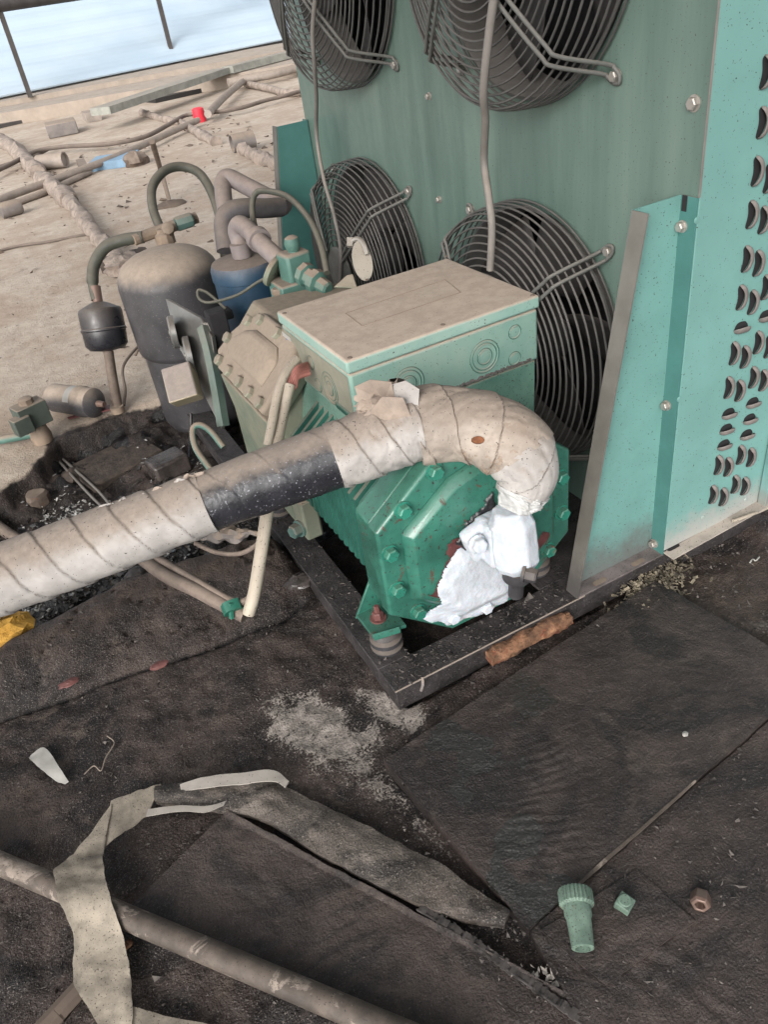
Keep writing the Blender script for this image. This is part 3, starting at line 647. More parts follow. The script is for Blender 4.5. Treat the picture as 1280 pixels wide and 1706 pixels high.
for i in range(13):
    y0 = YF+.11+i*.0235
    for dy, ins in ((0, .034), (.006, .034), (.008, .022), (.0165, .022), (.0195, .034)): rings.append(octp(ins, y0+dy))
obj('ribbed_casing', MB().loft(rings), M['comp_rib'], comp, smooth=20)
obj('top_rib', MB().prism([(.445, YF+.035, .395), (.50, YF+.035, .43), (.50, YF+.30, .43), (.445, YF+.30, .395)], (-.004, 0, .016)), M['comp_rib'], comp, bevel=.004)
# bolts around the cover
BP = [(675, 853), (653, 925), (665, 985), (700, 1022), (757, 1030), (812, 1013), (917, 918), (940, 856), (938, 797), (728, 788)]
for i, (u, v) in enumerate(BP):
    p = gy(u, v, YF-.006); fro = i in (4, 5)
    obj('bolt', MB().hexbolt(gy(u, v, YF-.008)+np.array([0, .008, 0]), (0, -1, 0), .0122, .014), M['frost'] if fro else M['bolt_green'], comp, smooth=30)
obj('bolt', MB().hexbolt((.62, YF, .405), (0, -1, 0), .0122, .014), M['bolt_green'], comp, smooth=30)
# feet
def foot(x, y, sx, mirror=1):
    mb = MB(); mb.prism([(x-.030*sx, y-.035, .052), (x+.035*sx, y-.045, .052), (x+.035*sx, y+.04, .052), (x-.030*sx, y+.035, .052)], (0, 0, .008))
    mb.prism([(x-.030*sx, y-.035, .060), (x-.026*sx, y-.037, .060), (x+.02*sx, y-.047, .060), (x+.02*sx, y-.051, .052), (x-.030*sx, y-.039, .050)], (0, 0, .006))
    mb.prism([(x-.033*sx, y+.037, .052), (x+.035*sx, y+.042, .052), (x+.035*sx, y+.042, .145), (x+.022*sx, y+.040, .145)], (0, -.006, 0))
    f = obj('foot', mb, M['comp'], comp, bevel=.002)
    obj('rubber_mount', MB().lathe([(.020, .0), (.029, .003), (.031, .010), (.024, .015), (.031, .021), (.031, .030), (.024, .035), (.030, .042), (.026, .051)], (x, y-.02, 0), (0, 0, 1), 28), M['rubber'], f)
    nb = MB().lathe([(.016, 0), (.016, .003)], (x, y, .060), (0, 0, 1), 20).lathe([(.011, .003), (.011, .015), (.009, .018)], (x, y, .060), (0, 0, 1), 6).lathe([(.006, .018), (.006, .030), (.004, .032)], (x, y, .060), (0, 0, 1), 12)
    obj('nut', nb, M['redbolt'], f, smooth=30)
foot(.374, .998, 1); foot(.728, 1.01, -1)
foot(.374, 1.55, 1)
mb = MB().box((.36, 1.30, .06), (.40, 1.36, .16)); obj('rear_lug', mb, M['comp_dusty'], comp, bevel=.006)
obj('bolt', MB().hexbolt(at(500, 880, 1.50), (-.9, -.3, .1), .014, .022), M['gaugegreen'], comp, smooth=30)
# cylinder block, left head (45 degrees), crankcase
obj('crankcase', MB().prism([(.365, 1.38, .06), (.365, 1.38, .33), (.40, 1.38, .40), (.47, 1.38, .47), (.70, 1.38, .45), (.74, 1.38, .30), (.74, 1.38, .06)], (0, .30, 0)), M['comp_dusty'], comp, bevel=.006)
e1 = np.array([0, 1., 0]); e2 = np.array([.68, 0, .73]); nrm = np.array([-.73, 0, .68])
def hp(y, s, d=0): return np.array([.349, 0, .352])+e1*y+e2*s+nrm*d
HP = [(1.355, .0), (1.64, .0), (1.685, .03), (1.665, .085), (1.62, .135), (1.56, .165), (1.38, .165), (1.34, .12)]
mb = MB().loft([[hp(y, s, -.014) for y, s in HP], [hp(y, s, 0.006) for y, s in HP], [hp(1.51+(y-1.51)*.97, .08+(s-.08)*.95, .011) for y, s in HP]])
obj('cylinder_head', mb, M['head_dusty'], comp, bevel=.003)
mb = MB().loft([[hp(1.51+(y-1.51)*.72, .085+(s-.085)*.55, .010) for y, s in HP], [hp(1.51+(y-1.51)*.62, .085+(s-.085)*.4, .024) for y, s in HP]])
obj('head_boss', mb, M['head_dusty'], comp, bevel=.006)
mb = MB().loft([[hp(y, s*.98+.002, -.0145) for y, s in HP], [hp(1.51+(y-1.51)*.9, s*.95+.002, -.05) for y, s in HP]])
obj('block_side', mb, M['comp_dusty'], comp, bevel=.003)
mb = MB().prism([(.349, 1.36, .335), (.349, 1.66, .335), (.368, 1.62, .15), (.368, 1.44, .12)], (.03, 0, 0)); obj('block_flank', mb, M['comp_dusty'], comp, bevel=.004)
for (y, s) in ((1.375, .016), (1.435, .016), (1.50, .016), (1.57, .016), (1.64, .018), (1.655, .07), (1.60, .130), (1.55, .148), (1.45, .148)):
    obj('bolt', MB().hexbolt(hp(y, s, .008), nrm, .0135, .016, False), M['bolt_dusty'], comp, smooth=30)
# discharge valve on top of the block
mb = MB().obox(at(495, 480, 1.86), ((1, 0, 0), (0, 1, 0), (0, 0, 1)), (.055, .045, .026)); dv_ = obj('discharge_valve', mb, M['valve'], comp, bevel=.005)
obj('valve_body', MB().obox(at(492, 443, 1.83), ((1, .1, 0), (-.1, 1, 0), (0, 0, 1)), (.033, .03, .036)), M['valve'], dv_, bevel=.008)
obj('valve_cap', MB().lathe([(.018, 0), (.015, .01), (.013, .02), (.017, .026), (.019, .038), (.016, .050), (.008, .055)], at(492, 432, 1.815), (0, 0, 1), 20), M['valve'], dv_)
sA = at(505, 455, 1.80); sB = at(552, 485, 1.76); ax_ = sB-sA
obj('valve_stem', MB().lathe([(.028, 0), (.028, .015), (.021, .018), (.021, .034), (.029, .036), (.029, .054), (.018, .058), (.017, .084), (.012, .088)], sA, ax_, 8), M['valve'], dv_, smooth=25)
pA = at(452, 448, 1.85)
obj('pipe_flange', MB().lathe([(.034, 0), (.036, .004), (.036, .012), (.030, .015)], pA, at(470, 458, 1.85)-pA, 28, rf=lambda h, a: 1+.22*abs(math.cos(a))), M['comp_dusty'], dv_, bevel=0)
obj('bolt', MB().hexbolt(at(465, 490, 1.83), (0, 0, 1), .017, .018, False), M['brassy'], dv_, smooth=30)
# frost on the cover
FP = [gy(u, v, YF-.02) for u, v in ((738, 948), (760, 912), (800, 900), (835, 910), (850, 945), (868, 985), (855, 1010), (812, 1032), (758, 1052), (708, 1042), (736, 1012), (725, 978))]
fpoly = [(p[0], p[2]) for p in FP]; sub = 120
xs = np.linspace(min(p[0] for p in fpoly)-.01, max(p[0] for p in fpoly)+.01, sub); zs = np.linspace(min(p[1] for p in fpoly)-.01, max(p[1] for p in fpoly)+.01, sub)
XX, ZZ = np.meshgrid(xs, zs); sdv = sdpoly(XX, ZZ, fpoly)+.006*fbm(XX, ZZ, 60, 4)
ip = [(p[0], p[2]) for p in octp(.066, 0)]; inn = sstep(-.034, .004, sdpoly(XX, ZZ, ip)); basey = YF-.0005-.021*inn
hgt = np.clip(.010*np.sqrt(np.clip(sdv/.03, 0, 1))+.0007*fbm(XX, ZZ, 220, 3), .0002, 1)
YY = basey-hgt; keep = sdv > 0
mb = MB(); mb.v = np.stack([XX.ravel(), YY.ravel(), ZZ.ravel()], 1).tolist()
mb.f = [(j*sub+i, j*sub+i+1, (j+1)*sub+i+1, (j+1)*sub+i) for j in range(sub-1) for i in range(sub-1) if keep[j, i] and keep[j, i+1] and keep[j+1, i] and keep[j+1, i+1]]
obj('frost', mb, M['frost'], comp, smooth=180, recalc=False)
# bare rusty edge between green paint and frost
def patch_on_cover(pxs, th, m, name, sc=60, amp=.008):
    P_ = [gy(u, v, YF-.02) for u, v in pxs]; pl_ = [(p[0], p[2]) for p in P_]; n = 70
    xs = np.linspace(min(p[0] for p in pl_)-.01, max(p[0] for p in pl_)+.01, n); zs = np.linspace(min(p[1] for p in pl_)-.01, max(p[1] for p in pl_)+.01, n)
    X, Z = np.meshgrid(xs, zs); sd_ = sdpoly(X, Z, pl_)+amp*fbm(X, Z, sc, 4)
    by = YF-.0008-.021*sstep(-.012, .006, sdpoly(X, Z, ip)); Y = by-th*np.sqrt(np.clip(sd_/.004, 0, 1))-th*.5*fbm(X, Z, 150, 3)
    mb = MB(); mb.v = np.stack([X.ravel(), Y.ravel(), Z.ravel()], 1).tolist(); kp = sd_ > 0
    mb.f = [(j*n+i, j*n+i+1, (j+1)*n+i+1, (j+1)*n+i) for j in range(n-1) for i in range(n-1) if kp[j, i] and kp[j, i+1] and kp[j+1, i] and kp[j+1, i+1]]
    return obj(name, mb, m, comp, smooth=180, recalc=False)
M['oxide'] = mat('red_oxide', (.085, .028, .026), .55, mottle=.4, msc=30, bump=.4)
patch_on_cover(((700, 998), (720, 985), (735, 950), (745, 930), (742, 905), (762, 895), (782, 912), (778, 930), (748, 955), (735, 985), (742, 1010), (725, 1008)), .0012, M['oxide'], 'bare_patch')
patch_on_cover(((893, 900), (905, 885), (925, 895), (925, 915), (905, 935), (893, 940)), .001, M['oxide'], 'bare_patch')
M['tar'] = mat('black_tar', (.02, .02, .022), .35, mottle=.3, bump=.6, bsc=80)
patch_on_cover(((758, 905), (775, 870), (800, 840), (818, 815), (822, 855), (800, 880), (782, 905), (772, 915)), .006, M['tar'], 'tar_smear')
# suction service valve, frosted white
sv = obj('suction_valve', MB().obox(at(800, 898, 1.262), ((1, 0, .35), (0, 1, 0), (-.35, 0, 1)), (.028, .012, .034)).obox(at(835, 893, 1.265), ((1, 0, 0), (0, 1, 0), (0, 0, 1)), (.036, .028, .04)), M['frost'], comp, bevel=.008, seg=3)
vt = at(850, 846, 1.205); vb = at(862, 948, 1.262); va = vb-vt; va /= np.linalg.norm(va)
L_ = np.linalg.norm(vb-vt)
mb = MB().lathe([(.027, 0), (.030, .004), (.032, .016), (.038, .026), (.039, L_*.55), (.039, L_-.018), (.030, L_-.003), (.024, L_)], vt, va, 8)
obj('valve_body', mb, M['frost'], sv, smooth=20, bevel=.003)
obj('bolt', MB().hexbolt(at(796, 906, 1.236), (-.1, -1, .2), .0135, .014), M['frost'], sv, smooth=30)
obj('valve_stem', MB().lathe([(.024, -.003), (.024, .018), (.016, .028), (.013, .034), (.013, .062), (.008, .066)], vb, (.0, .12, -1), 20), M['rubber'], sv)
obj('side_plug', MB().hexbolt(at(872, 955, 1.225), (.6, -.75, -.1), .012, .022), M['rubber'], sv, smooth=30)
tx = bpy.data.textures.new('frost_grain', 'CLOUDS'); tx.noise_scale = .006; tx.noise_depth = 3
tx2 = bpy.data.textures.new('frost_lumps', 'CLOUDS'); tx2.noise_scale = .03
for o in [sv]+list(sv.children):
    if o.material_slots[0].material == M['frost']:
        for b_ in list(o.modifiers): b_.show_viewport = True
        m_ = o.modifiers.new('voxel', 'REMESH'); m_.mode = 'VOXEL'; m_.voxel_size = .0016; m_.use_smooth_shade = True
        sm_ = o.modifiers.new('soften', 'SMOOTH'); sm_.iterations = 8
        d_ = o.modifiers.new('lumps', 'DISPLACE'); d_.texture = tx2; d_.strength = .0028; d_.mid_level = .5
        d_ = o.modifiers.new('grain', 'DISPLACE'); d_.texture = tx; d_.strength = .0009; d_.mid_level = .5
# terminal box on its pedestal
BX0, BX1, BY0, BY1 = .446, .841, 1.115, 1.430
tb = obj('terminal_box', MB().box((BX0, BY0, .392), (BX1, BY1, .494)), M['box'], comp, bevel=.006, seg=3)
obj('pedestal', MB().loft([[(BX0-.03, BY0+.02, .23), (BX1-.008, BY0+.006, .22), (BX1-.008, BY1-.02, .22), (BX0-.03, BY1-.02, .23)], [(BX0+.006, BY0+.004, .3915), (BX1-.004, BY0+.004, .3915), (BX1-.004, BY1-.01, .3915), (BX0+.006, BY1-.01, .3915)]]), M['comp_dusty2'], tb, bevel=.004)
lid = obj('lid', MB().box((BX0-.003, BY0-.003, .4955), (BX1+.003, BY1+.003, .520)), M['lid'], tb, bevel=.005, seg=3)
# side facing the pipes is thick with dust
obj('dust_layer', MB().box((BX0-.0008, BY0+.008, .400), (BX0-.0002, BY1-.008, .487)), M['box_side'], tb, smooth=0)
c_ = [gz(u, v, .5203) for u, v in ((576, 522), (742, 466), (768, 487), (604, 543))]
mb = MB()
for i in range(4): mb.tube([c_[i]-np.array([0, 0, .0004]), c_[(i+1) % 4]-np.array([0, 0, .0004])], .0011, 6)
obj('label_rim', mb, M['brassy'], lid)
for (u, v) in ((474, 522), (745, 427), (888, 492), (583, 596), (738, 541), (612, 466)):
    obj('screw', MB().lathe([(.005, 0), (.004, .0012), (.001, .0014)], gz(u, v, .520), (0, 0, 1), 14).box(tuple(gz(u, v, .5215)-np.array([.0035, .0007, 0])), tuple(gz(u, v, .522)+np.array([.0035, .0007, 0]))), M['rustpipe'], lid)
def ring_on(c0, ax, rads, m=M['box']):
    mb = MB(); md = MB()
    for r_ in rads:
        A = np.array(ax, float); u = np.cross(A, (0, 0, 1.)); u /= np.linalg.norm(u); w_ = np.cross(A, u)
        mb.tube([c0+(u*math.cos(2*math.pi*i/40)+w_*math.sin(2*math.pi*i/40))*r_ for i in range(40)], .0014, 6, closed=True)
    for r2 in rads:
        md.tube([c0+np.array(ax, float)*.0002+(u*math.cos(2*math.pi*i/40)+w_*math.sin(2*math.pi*i/40))*(r2+.0020) for i in range(40)], .0008, 6, closed=True)
    mb.lathe([(rads[-1]*.8, -.001), (rads[-1]*.8, .0015), (.001, .002)], c0, ax, 24); kk = obj('knockout', mb, m, tb); obj('groove', md, M['comp_rib'], kk); return kk
for (u, v, rr) in ((808, 594, (.030, .024, .014)), (681, 640, (.030, .024, .014)), (858, 553, (.0115,)), (858, 597, (.0115,))): ring_on(gy(u, v, BY0), (0, -1, 0), rr)
for (u, v, rr) in ((550, 647, (.030, .022, .012)), (518, 604, (.0115,)), (531, 642, (.0115,))): ring_on(gx(u, v, BX0-.001), (-1, 0, 0), rr, M['box_side'])
p_ = gx(480, 578, BX0-.003); st_ = obj('sticker', MB().box((BX0-.0022, p_[1]-.022, p_[2]-.024), (BX0-.001, p_[1]+.022, p_[2]+.026)), M['white_bit'], tb, smooth=0)
M['blueink'] = mat('blue_ink', (.05, .10, .28), .5)
mb = MB().tube([(BX0-.0024, p_[1]+.013*math.cos(t), p_[2]+.016*math.sin(t)) for t in np.linspace(0, 2*math.pi, 24)[:-1]], .0014, 5, closed=True).tube([(BX0-.0024, p_[1]+.008, p_[2]+.007), (BX0-.0024, p_[1]-.008, p_[2]-.007)], .0022, 5)
obj('emblem', mb, M['blueink'], st_)
# embossed row of worn marks under the front lid is too worn to read: grime line only
mb = MB()
for i in range(70):
    t = i/69; x = .62+.20*t; mb.obox((x, BY0-.0008, .397+.004*random.random()), ((1, 0, 0), (0, 1, 0), (0, 0, 1)), (.0016, .0012, .0008+.0018*random.random()))
obj('grime', mb, M['foot'], tb, smooth=0)
# ------------------------------------------------------------------ insulated suction pipe
KEY = [(-1100, 1350, 1.10, 56), (-700, 1205, 1.12, 56), (-330, 1080, 1.13, 56), (-150, 1018, 1.13, 57), (0, 966, 1.15, 57), (170, 903, 1.17, 55), (340, 838, 1.18, 52), (450, 798, 1.19, 54), (600, 745, 1.20, 56), (690, 712, 1.20, 57), (760, 706, 1.20, 58), (815, 718, 1.19, 61), (856, 748, 1.185, 60), (876, 788, 1.19, 52), (868, 822, 1.20, 40), (856, 850, 1.205, 30)]
path = spline([at(u, v, d) for u, v, d, h in KEY], 70); RAD = [p[0] for p in spline([(h*d/F, 0, 0) for u, v, d, h in KEY], 70)]
sarc = np.concatenate([[0], np.cumsum([np.linalg.norm(path[i+1]-path[i]) for i in range(len(path)-1)])])
pipe = thing('insulated_pipe', at(340, 838, 1.2)-np.array([0, 0, .06]), 'fat pipe wrapped in dusty tape with a black band, bending down onto the frosted valve', 'insulated pipe')
def wrap(i0, i1, pitch, step, wr, m, name, extra=0., ns=26, k2=-2):
    n = 96; sm = []; nn = i1-i0; A = np.arange(n)*2*math.pi/n
    sa = sarc[i0:i1][:, None]; aa = A[None, :]
    wob = .10*fbm(sa*12+0*aa, 2*np.sin(aa)+0*sa, 1, 3)
    u = sa/pitch+k2*aa/(2*math.pi)+wob; fr_ = u-np.floor(u)
    rad = np.array(RAD[i0:i1])[:, None]
    cr = fbm(sa*ns+np.cos(aa)*1.2, np.sin(aa)*1.2+sa*6+5, 1, 4); ridge = np.clip(.10-np.abs(fbm(sa*ns*.8+np.cos(aa)*1.5+9, np.sin(aa)*1.5-sa*9, 1.3, 3)), 0, 1)/.10
    V = 1+step*fr_/rad+wr*cr-wr*.22*ridge+extra/rad
    seam = np.exp(-(fr_/.022)**2)+np.exp(-((1-fr_)/.02)**2)
    return obj(name, MB().tube(path[i0:i1], RAD[i0:i1], n, rf=lambda i, a: float(V[i, int(round(a/(2*math.pi)*n)) % n])), m, pipe, smooth=55, attrs=dict(seam=seam.ravel()))
def idx_at(u):   # first path index at photo column u on the straight run
    for i, p in enumerate(path):
        q = p-O3
        if CX+F*(q@RT)/(q@FW) > u: return i
i1, i2, i3 = idx_at(340), idx_at(556), idx_at(690)
wrap(0, i1+4, .060, .0026, .05, M['tape'], 'tape_wrap')
wrap(i1, i2+4, .085, .0010, .022, M['blackwrap'], 'black_band', -.0016, 30)
wrap(i2, i3+8, .052, .0026, .12, M['tape'], 'tape_wrap', .0010)
wrap(i3, len(path)-190, .075, .003, .15, M['elbow_tape'], 'elbow_wrap', .0025, 14)
wrap(len(path)-200, len(path)-60, .09, .003, .14, M['tape'], 'tape_wrap', .0012, 14)
wrap(len(path)-85, len(path), .02, .002, .35, M['frost_edge'], 'frosted_collar', -.001, 60)
# loose flaps along the upper edge of the wrap
def flap(u, v, d, w_, h_, ang, m=M['tape'], name='torn_flap', sd_=0):
    rr = random.Random(sd_); c0 = at(u, v, d); n = 9; pts = []
    e1_ = np.cos(ang)*RT-np.sin(ang)*UP; e2_ = UP*.45-FW*.75
    for j in range(n):
        for i in range(n):
            a = i/(n-1)-.5; b = j/(n-1); q = c0+e1_*a*w_*(1-.6*b*b+.15*math.sin(9*b+sd_))+e2_*h_*math.sin(b*2.0)*(.7+.3*math.sin(5*a+sd_))+RT*.004*math.sin(7*b+sd_*2); q = q+np.array([0, 0, .003*math.sin(8*a+sd_)]); pts.append(q)
    o = obj(name, MB().grid(pts, n, n), m, pipe, recalc=False, smooth=60); s_ = o.modifiers.new('solid', 'SOLIDIFY'); s_.thickness = .0008; return o
for i, (u, v) in enumerate(((40, 903), (72, 905), (110, 880), (150, 866), (190, 836), (205, 852), (240, 826), (262, 814), (300, 800), (320, 791), (58, 918))):
    flap(u, v+5, 1.155, random.uniform(.02, .045), random.uniform(.004, .010), -.37, M['paper'] if i % 2 else M['tape'], sd_=i)
# crumpled torn tape knot
def crumple(c0, r_, sd_, m, name):
    rr = np.random.RandomState(sd_); pts = []; n, k2 = 13, 20; rings = []
    for j in range(n):
        ring = []
        for i in range(k2):
            th = math.pi*(.05+.9*j/(n-1)); ph = 2*math.pi*i/k2
            f = r_*(.62+.55*abs(float(fbm(math.cos(ph)*1.1+sd_, th*1.3+math.sin(ph), 2.3, 3))*2.2)); q = f*np.array([math.sin(th)*math.cos(ph)*1.35, math.sin(th)*math.sin(ph)*.8, math.cos(th)*.95]); ring.append(c0+q)
        rings.append(ring)
    return obj(name, MB().loft(rings), m, pipe, smooth=18)
crumple(at(648, 672, 1.175), .034, 4, M['paper'], 'crumpled_tape')
crumple(at(622, 672, 1.175), .024, 9, M['paper'], 'crumpled_tape')
def sheetfold(c0, pts2, m, name):
    P_ = [c0+RT*a/F*1.17-UP*b/F*1.17-FW*d for a, b, d in pts2]
    mb = MB().add(P_, [(0, 1, 2), (0, 2, 3), (0, 3, 4), (0, 4, 5), (0, 5, 1)]); o = obj(name, mb, m, pipe, smooth=0, recalc=False); s_ = o.modifiers.new('s', 'SOLIDIFY'); s_.thickness = .001; return o
sheetfold(at(640, 668, 1.16), [(0, 0, 0), (-48, -22, .012), (-22, -30, .03), (12, -28, .02), (22, 10, .0), (-36, 22, -.01)], M['paper'], 'crumpled_tape')
sheetfold(at(672, 668, 1.16), [(0, 0, .01), (-24, -24, .012), (4, -30, .02), (26, -16, .02), (24, 24, .0), (-8, 30, -.006)], M['tape'], 'crumpled_tape')
sheetfold(at(655, 690, 1.15), [(0, 0, .01), (-40, -2, -.01), (-18, -26, .02), (16, -24, .02), (34, 14, .0), (-12, 28, -.01)], M['paper'], 'crumpled_tape')
obj('foam_scab', MB().loft([[at(797, 733, 1.135)+(RT*math.cos(t)*.010+UP*math.sin(t)*.006)*s_-FW*h_ for t in np.linspace(0, 2*math.pi, 12)[:-1]] for s_, h_ in ((1, -.004), (.9, .002), (.4, .003))]), M['brown_scab'], pipe)
# ------------------------------------------------------------------ power conduit from the terminal box
cd = thing('power_conduit', gz(412, 1025, -.04), 'cream conduit with red wires dropping from the terminal box behind the fat pipe', 'conduit')
obj('sleeve', MB().tube(spline([at(482, 640, 1.42), at(470, 690, 1.42), at(458, 760, 1.40), at(448, 830, 1.36), at(438, 900, 1.35), at(424, 985, 1.36), at(414, 1022, 1.375)], 8), [.0115]*49, 14), M['conduit'], cd)
obj('sleeve', MB().tube(spline([at(494, 598, 1.44), at(476, 622, 1.42), at(463, 655, 1.41), at(452, 712, 1.40), at(446, 742, 1.40)], 8), .0085, 10), M['conduit'], cd)
for i in range(5):
    d_ = i*.006-.012
    obj('wire', MB().tube(spline([at(512+i*1, 606+i*4, 1.455-d_), at(496, 612+i*4.5, 1.43), at(484+i*2, 628+i*4, 1.425), at(480+i, 650, 1.42)], 6), .0042, 8), M['redwire'], cd)
tubething('wiring_conduit', 'muddy brown conduit lying across the ridge with green tape at its end', 'conduit', [at(205, 905, 1.62), at(270, 955, 1.50), at(330, 985, 1.42), at(392, 1018, 1.385), at(408, 1026, 1.38)], .0135, M['browncond'], n=12)
tubething('wiring_conduit', 'thin muddy hose running above the brown conduit', 'conduit', [at(225, 912, 1.60), at(280, 940, 1.50), at(340, 975, 1.42), at(385, 1000, 1.39), at(412, 1000, 1.37), at(430, 970, 1.36)], .007, M['browncond'])
tag(obj('green_tape', MB().tube([at(384, 1004, 1.378), at(390, 1020, 1.372)], .019, 16, rf=lambda i, a: 1+.08*math.sin(5*a)).tube([at(384, 1004, 1.36), at(386, 1030, 1.37)], .005, 6), M['greentape']), 'green tape wound round the end of the muddy conduit', 'tape')
tubething('loop_wire', 'thin brown wire looping below the black band', 'wire', [at(325, 905, 1.45), at(360, 920, 1.42), at(400, 922, 1.40), at(430, 905, 1.38), at(441, 880, 1.37)], .0045, M['browncond'])
mb = MB().tube(spline([at(335, 898, 1.46), at(352, 892, 1.45), at(375, 888, 1.44), at(398, 892, 1.43), at(415, 886, 1.42), at(435, 892, 1.41)], 6), [.004+.012*math.sin(math.pi*min(1, i/24)) for i in range(31)], 10, rf=lambda i, a: 1+.3*math.sin(3*a+i*.7))
tag(obj('cloth_knot', mb, M['greybox'], smooth=25), 'knotted grey rag hanging under the black band of the pipe', 'rag')
# ------------------------------------------------------------------ receiver tank
tkc = np.array([.42, 2.33]); tk = thing('receiver_tank', (tkc[0], tkc[1], -.1), 'dusty grey upright receiver tank with a brass valve on its domed top', 'tank')
prof = [(.02, -.1), (.10, -.1), (.125, -.08), (.139, -.05), (.139, .17), (.147, .178), (.150, .19), (.150, .38)]
for i in range(1, 9): a = math.pi/2*i/8; prof.append((.150*math.cos(a)**.75 if i < 8 else .005, .38+.085*math.sin(a)))
obj('shell', MB().lathe(prof, (tkc[0], tkc[1], 0), (0, 0, 1), 64), M['tank'], tk)
tv = at(278, 408, 2.38)
obj('valve', MB().lathe([(.022, -.02), (.022, .010), (.030, .015), (.030, .045), (.022, .050), (.02, .06)], tv-np.array([0, 0, .01]), (.0, 0, 1), 10).tube(spline([at(222, 400, 2.33), at(255, 388, 2.36), at(290, 376, 2.38), at(328, 362, 2.40)], 5), .017, 10).lathe([(.015, 0), (.019, .005), (.019, .025), (.01, .03)], at(281, 384, 2.35), (-.2, -.8, .5), 8), M['brassy'], tk, smooth=35)
obj('valve_cap', MB().lathe([(.020, 0), (.022, .005), (.022, .05), (.018, .055)], at(293, 374, 2.36), at(330, 362, 2.38)-at(293, 374, 2.36), 8), M['gaugegreen'], tk, smooth=30)
hosemat = M['hose']
tubething('refrigerant_hose', 'dark green hose arching high above the grey tank', 'hose', [at(266, 380, 2.40), at(254, 345, 2.42), at(254, 310, 2.44), at(275, 284, 2.46), at(305, 278, 2.48), at(335, 292, 2.48), at(358, 335, 2.45), at(370, 385, 2.40), at(375, 430, 2.38)], .0145, hosemat, n=14)
tubething('refrigerant_hose', 'dark green hose curving from the tank valve down to the black drum', 'hose', [at(238, 395, 2.34), at(205, 400, 2.34), at(175, 412, 2.35), at(157, 440, 2.36), at(154, 470, 2.36), at(160, 500, 2.36)], [.018]*33+[.015]*8, hosemat, n=14)
# filter drum
fd = thing('filter_drum', gz(197, 686, 0), 'glossy black filter drum on a rusty upright pipe at the roof edge', 'filter')
q0 = at(163, 503, 2.36); q1 = at(180, 585, 2.40); ax_ = q1-q0; L_ = np.linalg.norm(ax_)
obj('drum', MB().lathe([(.018, 0), (.028, .004), (.062, .020), (.066, .030), (.066, L_*.52), (.069, L_*.54), (.069, L_*.57), (.066, L_*.59), (.064, L_-.02), (.052, L_-.006), (.016, L_)], q0, ax_, 40), M['drum'], fd)
obj('neck', MB().tube([at(158, 478, 2.36), q0+ax_*.02], [.017, .015], 12), M['copper'], fd)
obj('upright_pipe', MB().tube(spline([q1, at(187, 630, 2.42), at(197, 684, gz(197, 684, 0)@FW-O3@FW)], 6), .0155, 12), M['rustpipe'], fd)
obj('pipe_foot', MB().lathe([(.022, 0), (.022, .02)], gz(197, 686, 0), (0, 0, 1), 14), M['brassy'], fd)
# blue separator and its pipes
bc = at(405, 430, 1.99); bs = thing('oil_separator', (bc[0], bc[1], 0), 'dark blue upright cylinder with two pipes entering its dusty top', 'oil separator')
rb = .088
obj('shell', MB().lathe([(rb*.9, 0), (rb, .01), (rb, bc[2]-.045), (rb*1.03, bc[2]-.043), (rb*1.03, bc[2]-.018), (rb*.96, bc[2]-.004), (rb*.5, bc[2]+.002), (.001, bc[2]+.003)], (bc[0], bc[1], 0), (0, 0, 1), 48), M['bluecan'], bs)
pp = thing('discharge_pipe', bc, 'dusty pipe bending from the blue cylinder to the green valve on the compressor', 'pipe')
obj('tube', MB().tube(spline([at(403, 420, 1.98), at(398, 400, 1.98), at(394, 384, 1.97), at(400, 374, 1.95), at(415, 384, 1.93), at(440, 410, 1.88), at(462, 430, 1.855), at(472, 440, 1.85)], 8), .0225, 20), M['pipe_dust'], pp)
obj('collar', MB().lathe([(.030, 0), (.030, .02)], at(428, 396, 1.905), at(440, 408, 1.88)-at(428, 396, 1.905), 20), M['pipe_dust'], pp)
obj('sleeve', MB().lathe([(.024, 0), (.026, .005), (.026, .035)], at(404, 428, 1.985), (0, 0, 1), 20), M['pipe_dust'], pp)
tag(obj('foam_sleeved_pipe', MB().tube(spline([at(377, 418, 2.06), at(374, 392, 2.06), at(373, 368, 2.06), at(385, 352, 2.06), at(410, 347, 2.08), at(440, 347, 2.12), at(468, 345, 2.16)], 8), .026, 20), M['pipe_foam']), 'dark foam covered pipe curving back from the blue cylinder', 'pipe')
tag(obj('return_pipe', MB().tube(spline([at(376, 352, 2.22), at(372, 325, 2.24), at(372, 303, 2.26), at(382, 296, 2.26), at(410, 310, 2.25), at(445, 328, 2.22), at(478, 345, 2.2)], 8), .025, 20), M['pipe_dust']), 'pale dusty pipe elbow standing behind the blue cylinder', 'pipe')
tag(obj('thin_hose', MB().tube(spline([at(425, 382, 1.98), at(420, 350, 2.0), at(424, 325, 2.0), at(440, 318, 1.98), at(480, 328, 1.92), at(515, 365, 1.85), at(535, 410, 1.80), at(545, 455, 1.76)], 8), .0078, 10), M['hose']), 'thin dark hose arching from the pipes over to the green valve', 'hose')
tag(obj('capillary_tube', MB().tube(spline([at(458, 456, 1.84), at(430, 470, 1.86), at(395, 492, 1.88), at(350, 504, 1.9), at(332, 498, 1.9), at(330, 484, 1.9), at(342, 486, 1.9), at(358, 498, 1.9), at(376, 515, 1.9)], 8), .0038, 8), M['hose']), 'thin looped copper line crossing in front of the blue cylinder', 'tube')
